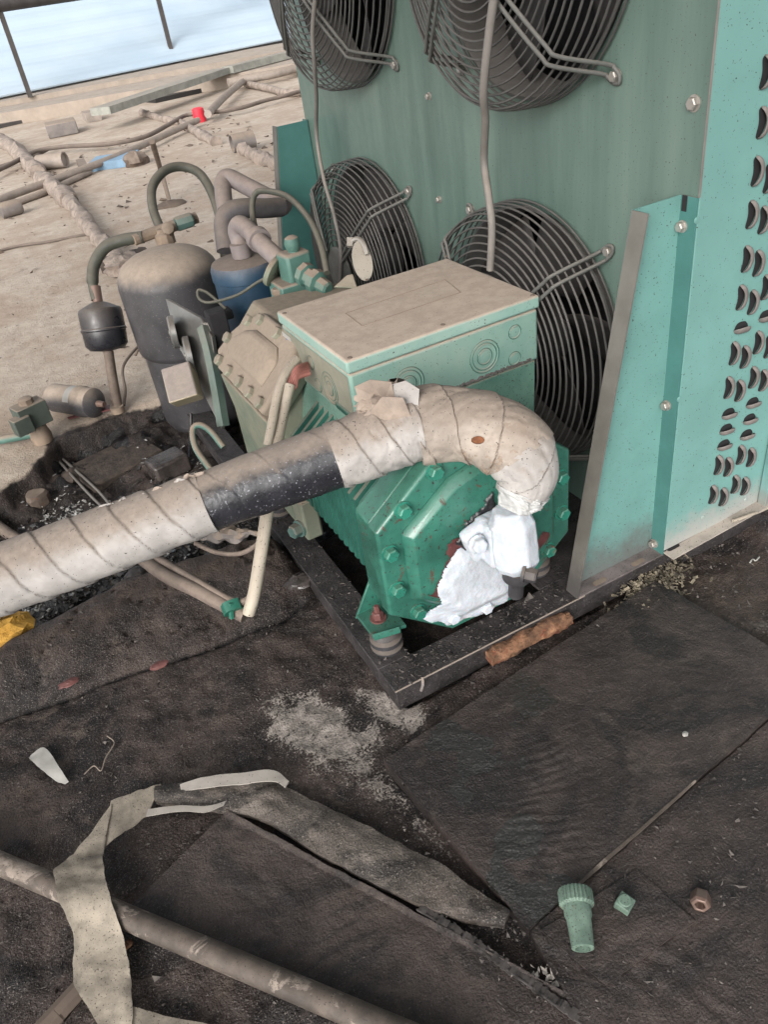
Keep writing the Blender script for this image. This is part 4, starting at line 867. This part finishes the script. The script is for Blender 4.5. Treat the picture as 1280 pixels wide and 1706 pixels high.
# gauge stand
gs = thing('gauge_stand', at(375, 745, 1.90)-np.array([0, 0, .02]), 'leaning metal gauge plate with round dials between the grey tank and compressor', 'gauge stand')
Pg = [at(275, 497, 1.93), at(335, 530, 1.87), at(352, 560, 1.82), at(372, 700, 1.84), at(368, 715, 1.85), at(330, 640, 1.90), at(297, 578, 1.93)]
obj('plate', MB().prism(Pg, FW*.01+np.array([.008, 0, 0])), M['gauge'], gs, bevel=.002)
obj('edge_strip', MB().tube(spline([at(338, 545, 1.84), at(349, 585, 1.83), at(360, 640, 1.83), at(372, 710, 1.84)], 6), .015, 4), M['gaugegreen'], gs, smooth=20)
nr = np.cross(Pg[3]-Pg[0], Pg[1]-Pg[0]); nr /= np.linalg.norm(nr); nr = -RT*.95-UP*.22-FW*.20; nr /= np.linalg.norm(nr)
for (u, v, r_) in ((296, 552, .040), (322, 590, .046)):
    obj('dial', MB().lathe([(r_, 0), (r_, .012), (r_*.9, .016), (r_*.85, .010), (.008, .011), (.007, .018), (.001, .019)], at(u, v, 1.895)+nr*.004, nr, 32), M['gauge'], gs)
obj('clamp', MB().obox(at(350, 548, 1.86), (RT, UP, FW), (.016, .012, .02)), M['gauge'], gs, bevel=.003)
mb = MB().obox(at(372, 575, 1.88), ((1, 0, 0), (0, 1, 0), (0, 0, 1)), (.022, .02, .09)).obox(at(366, 525, 1.93), ((1, 0, 0), (0, 1, 0), (0, 0, 1)), (.03, .02, .012))
obj('pressure_switch', mb, M['black'], gs, bevel=.004)
jb = obj('junction_box', MB().obox(at(304, 640, 1.86), (RT*.96+UP*.26-FW*.15, UP*.93-RT*.36+FW*.55, FW), (.037, .055, .035)), M['cream'], bevel=.004)
tag(jb, 'small cream junction box hanging beside the gauge plate', 'junction box')
tubething('loop_hose', 'pale thin hose looped below the cream junction box', 'hose', [at(372, 745, 1.80), at(350, 718, 1.80), at(332, 708, 1.80), at(321, 716, 1.80), at(325, 745, 1.79), at(345, 775, 1.78), at(358, 790, 1.78)], .0075, M['valve'])
tubething('loop_wire', 'thin dark wire dropping straight from the junction box to the wet ground', 'wire', [at(318, 688, 1.86), at(318, 720, 1.88), at(315, 760, 1.95)], .0035, M['drum'])
# ------------------------------------------------------------------ things at the edge of the beige roof
lf_ = thing('filter_drier', gz(128, 680, 0), 'grey cylindrical canister with a white label lying on the beige roof edge', 'canister')
a0 = at(88, 655, 2.86); a1 = at(165, 668, 2.76); ax_ = a1-a0; L_ = np.linalg.norm(ax_); a0[2] += .0; 
a0 = gz(88, 662, .047); a1 = gz(160, 672, .047); ax_ = a1-a0; L_ = np.linalg.norm(ax_)
obj('canister', MB().lathe([(.030, -.01), (.040, 0), (.046, .01), (.046, L_*.62), (.050, L_*.64), (.050, L_*.74), (.047, L_*.76), (.047, L_-.01), (.02, L_+.008)], a0, ax_, 32), M['tank'], lf_)
obj('spigot', MB().tube([a1+ax_/L_*.004, a1+ax_/L_*.035], [.012, .009], 12), M['copper'], lf_)
lp = (a0*.45+a1*.55); lx = ax_/L_; ln = -FW*.7+np.array([0, 0, .5]); ln -= lx*(ln@lx); ln /= np.linalg.norm(ln); lu = np.cross(lx, ln)
mb = MB(); q_ = [lp-lx*.018*.6+(ln*math.cos(t)+lu*math.sin(t))*.0475 for t in np.linspace(-.9, .7, 12)]; q2 = [p+lx*.03 for p in q_]
mb.add(q_+q2, [(i, i+1, 13+i, 12+i) for i in range(11)]); obj('label', mb, M['white_bit'], lf_, recalc=False)
sv2 = thing('solenoid_valve', gz(70, 735, 0), 'small dirty solenoid valve on a green pipe at the left edge', 'solenoid valve')
b0 = gz(72, 735, 0)
obj('valve_body', MB().lathe([(.03, 0), (.032, .02), (.026, .05), (.02, .06)], b0, (0, 0, 1), 12), M['brassy'], sv2)
obj('coil', MB().obox(b0+np.array([.0, 0, .095]), ((.9, .3, 0), (-.3, .9, 0), (0, 0, 1)), (.045, .03, .036)).obox(b0+np.array([-.035, -.035, .085]), ((.9, .3, 0), (-.3, .9, 0), (0, 0, 1)), (.026, .02, .026)), M['solen'], sv2, bevel=.003)
obj('coil_nut', MB().lathe([(.022, 0), (.022, .015), (.016, .018)], b0+np.array([.0, 0, .131]), (0, 0, 1), 8), M['brassy'], sv2)
obj('inlet_pipe', MB().tube([b0+np.array([0, 0, .03]), gz(0, 733, .03), gz(-120, 736, .03)], .013, 12), M['valve'], sv2)
tubething('thin_wire', 'dark thin wire bending beside the black drum stand', 'wire', [gz(225, 592, .02), gz(232, 575, .06), gz(205, 610, .06), gz(208, 650, .03), gz(206, 675, .01)], .005, M['rustpipe'])
tag(obj('rubble_lump', MB().lathe([(.03, 0), (.032, .04), (.026, .05)], gz(68, 845, -.09), (0, 0, 1), 12, rf=lambda h, a: 1+.15*math.sin(3*a)), M['rustpipe'], smooth=30), 'round broken pipe stub standing in the oily wet trough', 'pipe stub')
lg = [gz(u, v, .0) for u, v in ((110, 700), (183, 672), (193, 676), (193, 690))]
tag(obj('board_scrap', MB().prism([gz(112, 697, .004), gz(183, 676, .01), gz(184, 684, .01), gz(114, 699, .004)], (0, 0, .004)), M['oxide'], smooth=0), 'thin dark red board lying under the grey canister', 'board')
# bricks and stones in the trough
def rock(c0, s_, seed, m, name, label, cat, group=None, flat=1.):
    rr = np.random.RandomState(seed); mb = MB(); n = 16; rings = []
    for j in range(9):
        th = math.pi*(.03+.94*j/8); rings.append([np.array(c0)+np.array([s_[0]*math.sin(th)*math.cos(p), s_[1]*math.sin(th)*math.sin(p), s_[2]*math.cos(th)])*(1+.5*float(fbm(math.cos(p)+seed, math.sin(p)+th*2, 1.7, 3))) for p in np.linspace(0, 2*math.pi, n+1)[:-1]])
    mb.loft(rings); return tag(obj(name, mb, m, smooth=35), label, cat, group)
M['wetstone'] = mat('wet_stone', (.055, .046, .042), .25, mottle=.5, msc=18, bump=.6, bsc=60)
M['mud'] = mat('mud_lump', (.05, .037, .029), .8, mottle=.5, msc=30, bump=.8, bsc=60, bdist=.004)
b_ = gz(280, 775, -.055); tag(obj('brick', MB().obox(b_+np.array([0, 0, .0]), ((.95, .2, 0), (-.2, .95, 0), (0, 0, 1)), (.055, .04, .03)), M['wetstone'], bevel=.008), 'wet dark brick lying in the trough behind the fat pipe', 'brick')
b_ = gz(195, 770, -.068); tag(obj('paving_block', MB().obox(b_, ((.95, .25, 0), (-.25, .95, 0), (0, 0, 1)), (.12, .09, .016)), M['mud'], bevel=.008), 'flat muddy paving block below the beige roof edge', 'paving block')
for i, (u, v, s_, m_, lb) in enumerate(((130, 790, .04, 'mud', 'muddy lump left of the paving block'), (45, 800, .05, 'mud', 'large muddy clod at the left edge under the solenoid valve'), (95, 765, .035, 'mud', 'clod of roots and mud just below the solenoid valve'),
                                        (235, 955, .03, 'debris_dark', 'dark stone between the fat pipe and the ridge'), (165, 800, .012, 'white_bit', 'small pale pebble on the muddy paving block'))):
    z_ = -.068 if m_ != 'white_bit' else -.06
    p = gz(u, v if m_ != 'white_bit' else 778, z_); rock(p+np.array([0, 0, .0]), (s_*1.3, s_, s_*.55), i+3, M[m_], 'pebble' if m_ == 'white_bit' else 'mud_clod', lb, 'pebble' if m_ == 'white_bit' else 'clod')
tubething('trough_pipe', 'brown muddy pipe entering the trough from the left edge', 'pipe', [gz(-60, 830, -.05), gz(0, 880, -.06), gz(70, 925, -.07), gz(110, 950, -.08)], .016, M['browncond'])
tubething('trough_wire', 'shiny thin wet wire in the trough beside its twin', 'wire', [gz(95, 765, -.05), gz(140, 815, -.05), gz(175, 850, -.05)], .004, M['gauge'], 'pair of wet wires in the trough')
tubething('trough_wire', 'shiny thin wet wire in the trough nearer to the brick', 'wire', [gz(105, 765, -.05), gz(160, 815, -.05), gz(190, 850, -.05)], .004, M['gauge'], 'pair of wet wires in the trough')
# wet glitter: oily leaves, foil and stones
mb = MB(); r_ = random.Random(5); cnt = 0
while cnt < 2200:
    u = r_.uniform(0, 560); v = r_.uniform(740, 1060); p = gz(u, v, -.08)
    if not (cresty(p[0])+.05 < p[1] < lipy(p[0])-.03) or p[0] > .33: continue
    if p[1] > 2.0 and r_.random() < .85: continue
    h_ = gh(p[0], p[1]); s_ = r_.uniform(.002, .009); a = r_.uniform(0, 6.3); t = (math.cos(a), math.sin(a), r_.uniform(-.6, .6))
    w2 = np.cross(t, (r_.uniform(-.5, .5), r_.uniform(-.5, .5), 1)); mb.obox((p[0], p[1], h_+.004), (t, w2, np.cross(t, w2)), (s_, s_*r_.uniform(.3, .8), .0008)); cnt += 1
M['glit'] = mat('wet_flakes', (.05, .045, .04), .12, mottle=.9, msc=30, bump=.3, specks=0)
tag(obj('wet_debris', mb, M['glit'], smooth=0), 'shiny wet leaves and flakes in the oily trough', kind='stuff')
mb = MB(); r_ = random.Random(15)
for _ in range(650):
    u, v = random.Random(_).choice(((130, 850), (90, 870), (260, 965), (330, 950), (60, 1000), (290, 770)))
    p = gz(r_.gauss(u, 28), r_.gauss(v, 16), -.06)
    if not (cresty(p[0])+.03 < p[1] < lipy(p[0])-.04) or p[0] > .32: continue
    q_ = r_.uniform(.0015, .005); z_ = gh(p[0], p[1])+.006; a = r_.uniform(0, 6.3)
    mb.obox((p[0], p[1], z_), ((math.cos(a), math.sin(a), r_.uniform(-.5, .5)), (-math.sin(a), math.cos(a), r_.uniform(-.5, .5)), (0, 0, 1)), (q_, q_*.5, .0006))
M['glintpaint'] = mat('painted_glint_flakes', (.34, .33, .31), .15, mottle=.4)  # sky glints on the wet trough put into a pale flake colour
tag(obj('painted_glints', mb, M['glintpaint'], smooth=0), 'pale flakes painted as sky glints on the oily trough', kind='stuff')
# grit scattered over the dark covering
mb = MB(); r_ = random.Random(9); cnt = 0
while cnt < 9000:
    x = r_.uniform(-.55, 1.3); y = r_.uniform(.2, 1.5)
    if .33 < x < 1.3 and y > .86: continue
    if y > cresty(x): continue
    A_ = None; z_ = gh(x, y)
    s_ = abs(r_.gauss(0, .0011))+.0006
    if x > .2 and y < .86 and (y < .83 or x > .9): z_ = max(z_, -.030)
    px_ = [(r_.gauss(0, 1), r_.gauss(0, 1), r_.gauss(0, 1)) for _ in range(4)]
    mb.add([(x+s_*a, y+s_*b, z_+s_*.7*c+s_*.3) for a, b, c in px_], [(0, 1, 2), (0, 2, 3), (0, 3, 1), (1, 3, 2)]); cnt += 1
tag(obj('gravel', mb, M['debris'], smooth=0), 'fine grit scattered over the dark roof covering', kind='stuff')
mb = MB(); r_ = random.Random(33)
for _ in range(900):
    y = 2.5+6*r_.random()**1.6; x = r_.uniform(-.6, 2.6); s_ = (.0015+abs(r_.gauss(0, .004)))*(1+.25*(y-2.5))
    if y < lipy(x)+.05: continue
    px_ = [(r_.gauss(0, 1), r_.gauss(0, 1), r_.gauss(0, 1)) for _ in range(4)]
    mb.add([(x+s_*a, y+s_*b, s_*.5*c+s_*.2) for a, b, c in px_], [(0, 1, 2), (0, 2, 3), (0, 3, 1), (1, 3, 2)])
tag(obj('rubble', mb, M['brown_con'], smooth=0), 'brown crumbs scattered over the dusty beige roof', kind='stuff')
mb = MB(); cnt = 0
for _ in range(700):
    t = r_.random(); p = gz(1050+t*80+r_.gauss(0, 16), 985-t*50+r_.gauss(0, 9)+((r_.random() < .3)*30), -.03); s_ = r_.uniform(.002, .006); a = r_.uniform(0, 6.3)
    tt = (math.cos(a), math.sin(a), r_.uniform(-.8, .8)); w2 = np.cross(tt, (r_.uniform(-1, 1), r_.uniform(-1, 1), 1)); mb.obox((p[0], p[1], -.045+r_.uniform(0, .02)), (tt, w2, np.cross(tt, w2)), (s_, s_*.5, .0006))
tag(obj('leaf_litter', mb, M['leafdirt'], smooth=0), 'dead leaf crumbs packed in the gap beside the cabinet foot', kind='stuff')
tag(obj('unseen_canopy', MB().box((-2.6, -1.0, 2.9), (4.2, 2.9, 2.96)), M['brown_con'], smooth=0), kind='structure')  # unseen roof added overhead to hold back sky light from above
# ------------------------------------------------------------------ loose things on the dark covering
FS = [gz(816, 1098, -.028), gz(860, 1072, -.028), gz(905, 1048, -.028), gz(950, 1030, -.028)]
fsp = spline(FS, 14)
mb = MB().tube([p for p in fsp], [.017*(1 if 2 < i < 40 else .8) for i in range(len(fsp))], 22, rf=lambda i, a: 1+.5*float(fbm(i*.11+math.cos(a)*.8, math.sin(a)*.8+3, 2.1, 4)))
tag(obj('foam_strip', mb, M['rustfoam'], smooth=40), 'rusty orange foam strip wedged between the frame and the dark plate', 'foam strip')
rock(gz(8, 1052, .02), (.055, .045, .03), 12, M['yellow'], 'foam_lump', 'yellow orange foam lump at the left edge below the fat pipe', 'foam lump')
rock(gz(25, 1075, .0), (.03, .02, .018), 22, M['mud'], 'mud_clod', 'brown clod just under the yellow foam lump', 'clod')
# loose cloth tape
tp = thing('loose_tape', gz(130, 1480, -.04), 'long strip of spotted beige cloth tape folded over the metal pipe', 'cloth tape')
def pr(a, b, za, zb=None): return (gz(a[0], a[1], za), gz(b[0], b[1], zb if zb is not None else za))
obj('strip', ribbon([pr((268, 1306), (246, 1357), -.028), pr((225, 1318), (208, 1385), -.022), pr((184, 1334), (172, 1412), -.020)], .0012, cross=8, wav=.005, sub=10), M['strip'], tp)
obj('strip', ribbon([pr((186, 1338), (174, 1414), -.018), pr((130, 1412), (172, 1428), -.012), pr((90, 1450), (173, 1452), .002), pr((96, 1492), (186, 1505), .006), pr((122, 1560), (206, 1565), -.018), pr((122, 1635), (218, 1622), -.028), pr((160, 1700), (221, 1690), -.032), pr((190, 1760), (222, 1760), -.034)], .0012, cross=10, wav=.009, sub=10), M['strip'], tp)
obj('strip', ribbon([pr((246, 1348), (243, 1360), -.024), pr((300, 1342), (300, 1352), -.020), pr((345, 1343), (342, 1353), -.018), pr((376, 1334), (372, 1342), -.016)], .0012, cross=3, wav=.003, sub=8), M['strip_edge'], tp)
obj('strip', ribbon([pr((218, 1675), (216, 1720), -.034), pr((270, 1690), (265, 1730), -.034), pr((350, 1706), (345, 1750), -.036)], .0012, cross=6, wav=.004, sub=8), M['strip'], tp)
p0 = gz(-160, 1355, -.022); p1 = gz(0, 1439, -.022); p2 = gz(395, 1606, -.022); dirp = (p2-p1)/np.linalg.norm(p2-p1)
pl_ = [p1-dirp*.3+dirp*t*1.1 for t in np.linspace(-.6, 1, 90)]
tag(obj('metal_pipe', MB().tube(pl_, .0170, 24, rf=lambda i, a: 1+.02*float(fbm(i*.3, math.sin(a), 1.5, 3))), M['beigepipe']), 'long flaking beige metal pipe lying across the bottom left corner', 'metal pipe')
tag(obj('timber_strip', MB().tube([gz(95, 1690, -.045), gz(140, 1640, -.045), gz(30, 1760, -.045)][::-1], .014, 8), M['brown_con'], smooth=20), 'splintered brown timber strip left of the tape end', 'timber')
# green valve cap
vc = thing('valve_cap', gz(965, 1560, -.03), 'ribbed green plastic valve cap lying on its side on the dark plate', 'valve cap')
c0 = gz(958, 1482, -.010); c1 = gz(972, 1580, -.016); ax_ = c1-c0; L_ = np.linalg.norm(ax_)
obj('ribbed_head', MB().lathe([(.014, -.001), (.0215, .001), (.0225, .004), (.0225, .020), (.020, .023)], c0, ax_, 96, rf=lambda h, a: 1+.045*math.copysign(1, math.sin(a*26))*(0 < h < .021)), M['cap'], vc, smooth=25)
obj('tapered_body', MB().lathe([(.0185, .022), (.0185, .034), (.0165, .038), (.0150, L_-.006), (.0145, L_), (.010, L_+.001), (.009, L_-.01)], c0, ax_, 24), M['cap'], vc)
q_ = gz(1041, 1506, -.024); mb = MB().obox(q_, ((.9, .35, .0), (-.35, .9, .15), (0, -.15, 1)), (.0105, .0105, .010)).lathe([(.009, 0), (.009, .004)], q_+np.array([0, 0, .008]), (0, -.15, 1), 16)
tag(obj('square_plug', mb, M['cap'], bevel=.0015), 'small green square plug right of the ribbed cap', 'plug')
q_ = gz(1168, 1500, -.024); axn = np.array([-.75, -.6, .25])
mb = MB().lathe([(.0125, -.010), (.0135, -.008), (.0135, .006), (.011, .010), (.007, .010), (.006, -.004)], q_, axn, 6)
tag(obj('flare_nut', mb, M['copper'], smooth=25, bevel=.0008), 'dull copper flare nut near the right edge', 'nut')
rock(gz(1142, 1224, -.027), (.006, .005, .0045), 31, M['white_bit'], 'pebble', 'single pale pebble in the middle of the large dark plate', 'pebble')
mb = ribbon([(gz(47, 1262, -.043), gz(50, 1256, -.043)), (gz(68, 1282, -.041), gz(74, 1244, -.038)), (gz(88, 1298, -.043), gz(98, 1278, -.040)), (gz(108, 1306, -.043), gz(114, 1302, -.043))], .001, cross=5, wav=.006, sub=8)
tag(obj('plastic_scrap', mb, M['white_bit'], smooth=15), 'torn white plastic scrap on the dark covering at left', 'scrap')
tubething('loose_thread', 'pale curled thread right of the white plastic scrap', 'thread', [gz(140, 1290, -.046), gz(156, 1276, -.045), gz(168, 1284, -.046), gz(176, 1262, -.045), gz(190, 1238, -.045), gz(178, 1226, -.046)], .0011, M['greybox'])
tubething('twig', 'tiny pale twig on the brown ground below the cabinet corner', 'twig', [gz(1250, 938, -.045), gz(1255, 932, -.04), gz(1260, 934, -.042), gz(1266, 928, -.042)], .0016, M['white_bit'])
for i, (u, v) in enumerate(((115, 1137), (265, 1108))):
    rock(gz(u, v, -.012), (.020, .011, .005), 41+i, M['redbolt'], 'rubber_chip', ['flat reddish chip stuck in the ridge further left', 'flat reddish chip stuck in the ridge nearer the frame'][i], 'chip')
rock(gz(212, 1573, -.045), (.007, .006, .004), 47, M['rustfoam'], 'rust_flake', 'small orange rust flake beside the metal pipe', 'flake')
rock(gz(498, 968, -.02), (.035, .026, .012), 51, M['wetstone'], 'wet_lump', 'wet black rubber lump left of the steel frame', 'lump')
# metal strap under the cabinet and pale wire
mb = MB(); r_ = random.Random(21)
for i in range(34):
    p = gz(r_.gauss(915, 28), r_.gauss(1625, 16), -.036); q_ = r_.uniform(.001, .005); a = r_.uniform(0, 6)
    mb.add([(p[0]+r_.gauss(0, q_), p[1]+r_.gauss(0, q_), p[2]+abs(r_.gauss(0, q_*.6))) for _ in range(4)], [(0, 1, 2), (0, 2, 3), (0, 3, 1), (1, 3, 2)])
tag(obj('foam_remnant', mb, M['strip_edge'], smooth=0), 'white crumbly residue beside the torn fringe below the cap', 'residue')
tubething('pale_wire', 'thin pale wire running out from under the cabinet corner', 'wire', [gz(1222, 868, .02), gz(1250, 858, .02), gz(1275, 848, .01), gz(1340, 815, .0)], .0035, M['conduit'])
# aluminium tag on the fan guard
tg = thing('metal_tag', at(600, 432, 1.62), 'pale oval metal tag hanging in front of the lower left fan', 'tag')
obj('plate', MB().loft([[at(604, 435, 1.62)+(RT*.9+FW*.4)*.0235*math.cos(t)+(UP*.98-RT*.12)*.043*math.sin(t)-FW*d for t in np.linspace(0, 2*math.pi, 29)[:-1]] for d in (0, .003)]), M['tagm'], tg)
obj('bracket', MB().tube(spline([at(586, 402, 1.63), at(596, 398, 1.62), at(606, 406, 1.61), at(612, 424, 1.61)], 5), .0055, 8).obox(at(583, 404, 1.63), (RT, UP, FW), (.006, .009, .006)), M['zinc'], tg)
obj('lever', MB().prism([at(556, 478, 1.66), at(578, 458, 1.66), at(588, 456, 1.66), at(596, 480, 1.66)], FW*.012), M['bolt_dusty'], tg, bevel=.002)
# ------------------------------------------------------------------ far roof: wrapped pipes, cables, beams, parapet, railing, sheet roof
def foamrope(px, r0, seed, label, z=None):
    P_ = spline([gz(u, v, r0*.6) for u, v in px], 14); n = len(P_)
    rr = [r0*(.75+.5*abs(math.sin(i*.9+seed))*.6+.7*abs(float(fbm(i*.23, seed, 1, 3)))) for i in range(n)]
    return tag(obj('wrapped_pipe', MB().tube(P_, rr, 12, rf=lambda i, a: 1+.4*float(fbm(i*.5+seed, math.cos(a)*2, 1, 3))), M['foamwrap'], smooth=50), label, 'wrapped pipe', 'old pipes in crumbling foam on the beige roof')
foamrope([(4, 235), (25, 250), (48, 272), (64, 290)], .058, 2, 'crumbling foam wrapped pipe far at the left edge')
foamrope([(68, 296), (95, 318), (115, 335)], .055, 3, 'short foam wrapped pipe between the cables and the long conduits')
foamrope([(105, 322), (132, 355), (150, 380), (172, 405), (196, 432), (215, 450), (235, 470)], .042, 5, 'foam wrapped pipe leading down to the grey tank')
foamrope([(236, 188), (262, 196), (300, 205), (330, 222), (360, 237)], .036, 7, 'foam wrapped pipe running below the red cap')
foamrope([(405, 250), (430, 262), (455, 272), (490, 282), (520, 292)], .042, 8, 'foam wrapped pipe from the grey cup towards the green cabinet')
rock(gz(205, 440, .05), (.10, .09, .05), 61, M['foamwrap'], 'foam_lump', 'brown crumbling foam lump behind the grey tank', 'foam lump')
tag(obj('mud_clod', MB().tube(spline([gz(175, 445, .02), gz(205, 438, .04), (gz(240, 425, .03))], 8), .04, 12, rf=lambda i, a: 1+.6*float(fbm(i*.5, math.cos(a)*2, 1, 3))), M['mud'], smooth=40), 'dark brown debris clump left of the tank hose', 'clod')
def farpipe(name, label, cat, px, r0, m, group=None, lift=0.):
    return tubething(name, label, cat, [gz(u, v, r0+lift) for u, v in px], r0, m, group, n=10, k_=6)
farpipe('long_conduit', 'upper of two long pale conduits crossing the beige roof', 'conduit', [(-60, 372), (0, 333), (100, 296), (200, 258), (300, 213), (330, 200)], .027, M['lightpipe'], 'pair of long pale conduits', .03)
farpipe('long_conduit', 'lower of two long pale conduits, with a grey end fitting at left', 'conduit', [(8, 345), (80, 318), (150, 286)], .022, M['lightpipe'], 'pair of long pale conduits', .0)
tag(obj('end_fitting', MB().lathe([(.045, 0), (.05, .02), (.05, .12), (.04, .14)], gz(0, 352, .05), (1, .2, 0), 14), M['greybox']), 'grey round end fitting on the conduits at the left edge', 'fitting')
farpipe('old_cable', 'dark cable bundle curving across the beige roof', 'cable', [(-40, 300), (20, 272), (60, 252), (110, 244), (180, 240), (240, 228), (280, 208), (310, 192), (350, 188), (400, 180), (440, 168), (480, 158), (520, 145)], .019, M['darkcable'], 'dark cables on the beige roof', .04)
farpipe('old_cable', 'thinner dark cable just in front of the bundle at left', 'cable', [(-40, 290), (10, 274), (60, 258), (85, 246)], .014, M['darkcable'], 'dark cables on the beige roof', .02)
farpipe('old_cable', 'thin kinked wire lying on the beige roof at left', 'cable', [(-10, 420), (30, 410), (80, 403), (120, 395), (160, 388)], .008, M['darkcable'], 'dark cables on the beige roof')
farpipe('slanting_pipe', 'pale pipe slanting up onto the grey beams', 'pipe', [(346, 190), (375, 160), (405, 135), (428, 116)], .037, M['lightpipe'], None, .05)
farpipe('edge_pipe', 'pale pipe running along the parapet towards the cabinet', 'pipe', [(380, 138), (420, 130), (470, 120), (540, 100)], .05, M['lightpipe'], None, .05)
farpipe('thin_pipe', 'rusty thin pipe running below the parapet pipe', 'pipe', [(410, 140), (450, 148), (480, 155), (530, 150)], .04, M['foamwrap'])
tag(obj('upright_rod', MB().tube([gz(284, 342, 0), at(268, 285, 4.9), at(253, 236, 4.62)], [.012, .015, .018], 8), M['rustpipe']), 'thin rusty rod standing in a broken hole of the beige roof', 'rod')
rock(gz(286, 342, .0), (.09, .07, .03), 71, M['brown_con'], 'broken_concrete', 'small broken concrete mound round the rusty rod', 'rubble')
def farbox(px, zb, h_, dep, m, name, label, cat, bev=.0):
    a, b = gz(*px[0], zb), gz(*px[1], zb); ax = b-a; L = np.linalg.norm(ax); ax /= L; nn = np.array([-ax[1], ax[0], 0]); nn = nn if nn[1] > 0 else -nn
    return tag(obj(name, MB().obox((a+b)/2+nn*dep/2+np.array([0, 0, h_/2]), (ax, nn, (0, 0, 1)), (L/2, dep/2, h_/2)), m, bevel=bev, smooth=30), label, cat)
farbox([(82, 232), (132, 222)], 0, .13, .35, M['greybox'], 'concrete_block', 'grey rectangular block on the far beige roof', 'block', .01)
farbox([(148, 288), (222, 276)], 0, .06, .35, M['blueboard'], 'blue_board', 'pale blue board lying beside the long conduits', 'board')
rock(gz(228, 268, .03), (.10, .10, .07), 77, M['rustpipe'], 'scrap_lump', 'dark crumpled scrap at the right end of the blue board', 'scrap')
farbox([(136, 292), (150, 289)], 0, .07, .35, M['rustpipe'], 'scrap_lump', 'dark scrap at the left end of the blue board', 'scrap')
tag(obj('red_cap', MB().lathe([(.06, 0), (.063, .015), (.058, .12), (.035, .13)], gz(334, 203, 0), (0, 0, 1), 16), M['red']), 'bright red plastic cap on the far beige roof', 'cap')
tag(obj('grey_cup', MB().lathe([(.001, .02), (.06, .02), (.06, .0), (.068, 0), (.068, .18), (.001, .18)], gz(386, 240, .065), (1., -.05, 0), 24), M['greybox']), 'grey open cup lying on its side near the cabinet', 'cup')
tag(obj('tube_offcut', MB().lathe([(.001, .02), (.05, .02), (.052, .0), (.062, 0), (.062, .25), (.001, .25)], gz(108, 266, .06), (-.8, .6, 0), 20), M['lightpipe']), 'short pale tube offcut with a dark open end', 'tube')
# parapet
def farline(u0, v0, u1, v1, z): 
    a, b = gz(u0, v0, z), gz(u1, v1, z); d = b-a; return a-d*1.2, b+d*1.2
def beamline(px, zb, h_, dep, m, name, label, cat, bev=0.):
    a, b = farline(*px, zb); ax = b-a; L = np.linalg.norm(ax); ax /= L; nn = np.array([-ax[1], ax[0], 0]); nn = nn if nn[1] > 0 else -nn
    return tag(obj(name, MB().obox((a+b)/2+nn*dep/2+np.array([0, 0, h_/2]), (ax, nn, (0, 0, 1)), (L/2, dep/2, h_/2)), m, smooth=0, bevel=bev), label, cat)
beamline((0, 212, 480, 130), 0, .15, 1.25, M['beige_con'], 'roof_kerb', 'low pale concrete kerb along the far roof edge', 'kerb')
beamline((0, 183, 480, 95), .12, .09, 1.6, M['beige_con'], 'parapet', 'taller beige parapet wall carrying the dark railing', 'parapet')
beamline((0, 214, 330, 140), 0, .04, .25, M['railing'], 'kerb_shadow', 'dark strip painted as the shadow at the foot of the kerb', 'strip')  # shadow along the kerb foot, drawn as a dark strip
farbox([(185, 190), (385, 122)], .16, .07, .25, M['greybeam'], 'steel_beam', 'long grey steel beam leaning on the kerb', 'beam')
farbox([(390, 122), (520, 88)], .16, .08, .2, M['greybeam'], 'steel_beam', 'grey steel beam beyond the slanting pipe', 'beam')
farbox([(260, 172), (400, 140)], .0, .05, 1.2, M['fan_dark'], 'beam_shadow', 'dark flat slab painted as the shadow below the steel beam', 'sheet')  # near-black slab holds the shade under the beam in its colour
farbox([(146, 205), (170, 200)], 0, .10, .3, M['lightpipe'], 'small_block', 'small pale block at the foot of the steel beam', 'block')
rl = thing('railing', gz(50, 160, .34), 'thin dark metal railing on the far parapet', 'railing')
pb = [gz(50, 161, .21), gz(290, 104, .21)]; dlt = pb[1]-pb[0]; posts = [pb[0]-dlt, pb[0], pb[1], pb[1]+dlt]
for p in posts: obj('post', MB().box((p[0]-.03, p[1]-.03, .205), (p[0]+.03, p[1]+.03, 1.24)), M['railing'], rl)
a, b = posts[0]-dlt*2, posts[3]+dlt*2
obj('top_rail', MB().tube([(a[0], a[1], 1.24), (b[0], b[1], 1.24)], .07, 10), M['railing'], rl)
# neighbouring sheet metal roof
ra, rb2 = farline(0, 166, 480, 68, .215); rn = (rb2-ra)/np.linalg.norm(rb2-ra); rp = np.array([-rn[1], rn[0], 0]); rp = rp if rp[1] > 0 else -rp
mb = MB(); L0 = []; rows = 240
for j in range(rows+1):
    t = j*.12; q = ra+rp*(.02+t)+np.array([0, 0, t*.42+(.022 if j % 4 < 2 else 0)]); L0 += [q-rn*25, q+rn*60]
mb.add(L0, [(2*j, 2*j+1, 2*j+3, 2*j+2) for j in range(rows)])
o = obj('sheet_roof', mb, M['whiteroof'], smooth=0, recalc=False); s_ = o.modifiers.new('s', 'SOLIDIFY'); s_.thickness = .02; s_.offset = 1
tag(o, 'pale blue white corrugated sheet roof beyond the parapet', 'roof')
for o in bpy.data.objects:
    if '_o' in o: del o['_o']
print('objects', len(bpy.data.objects))
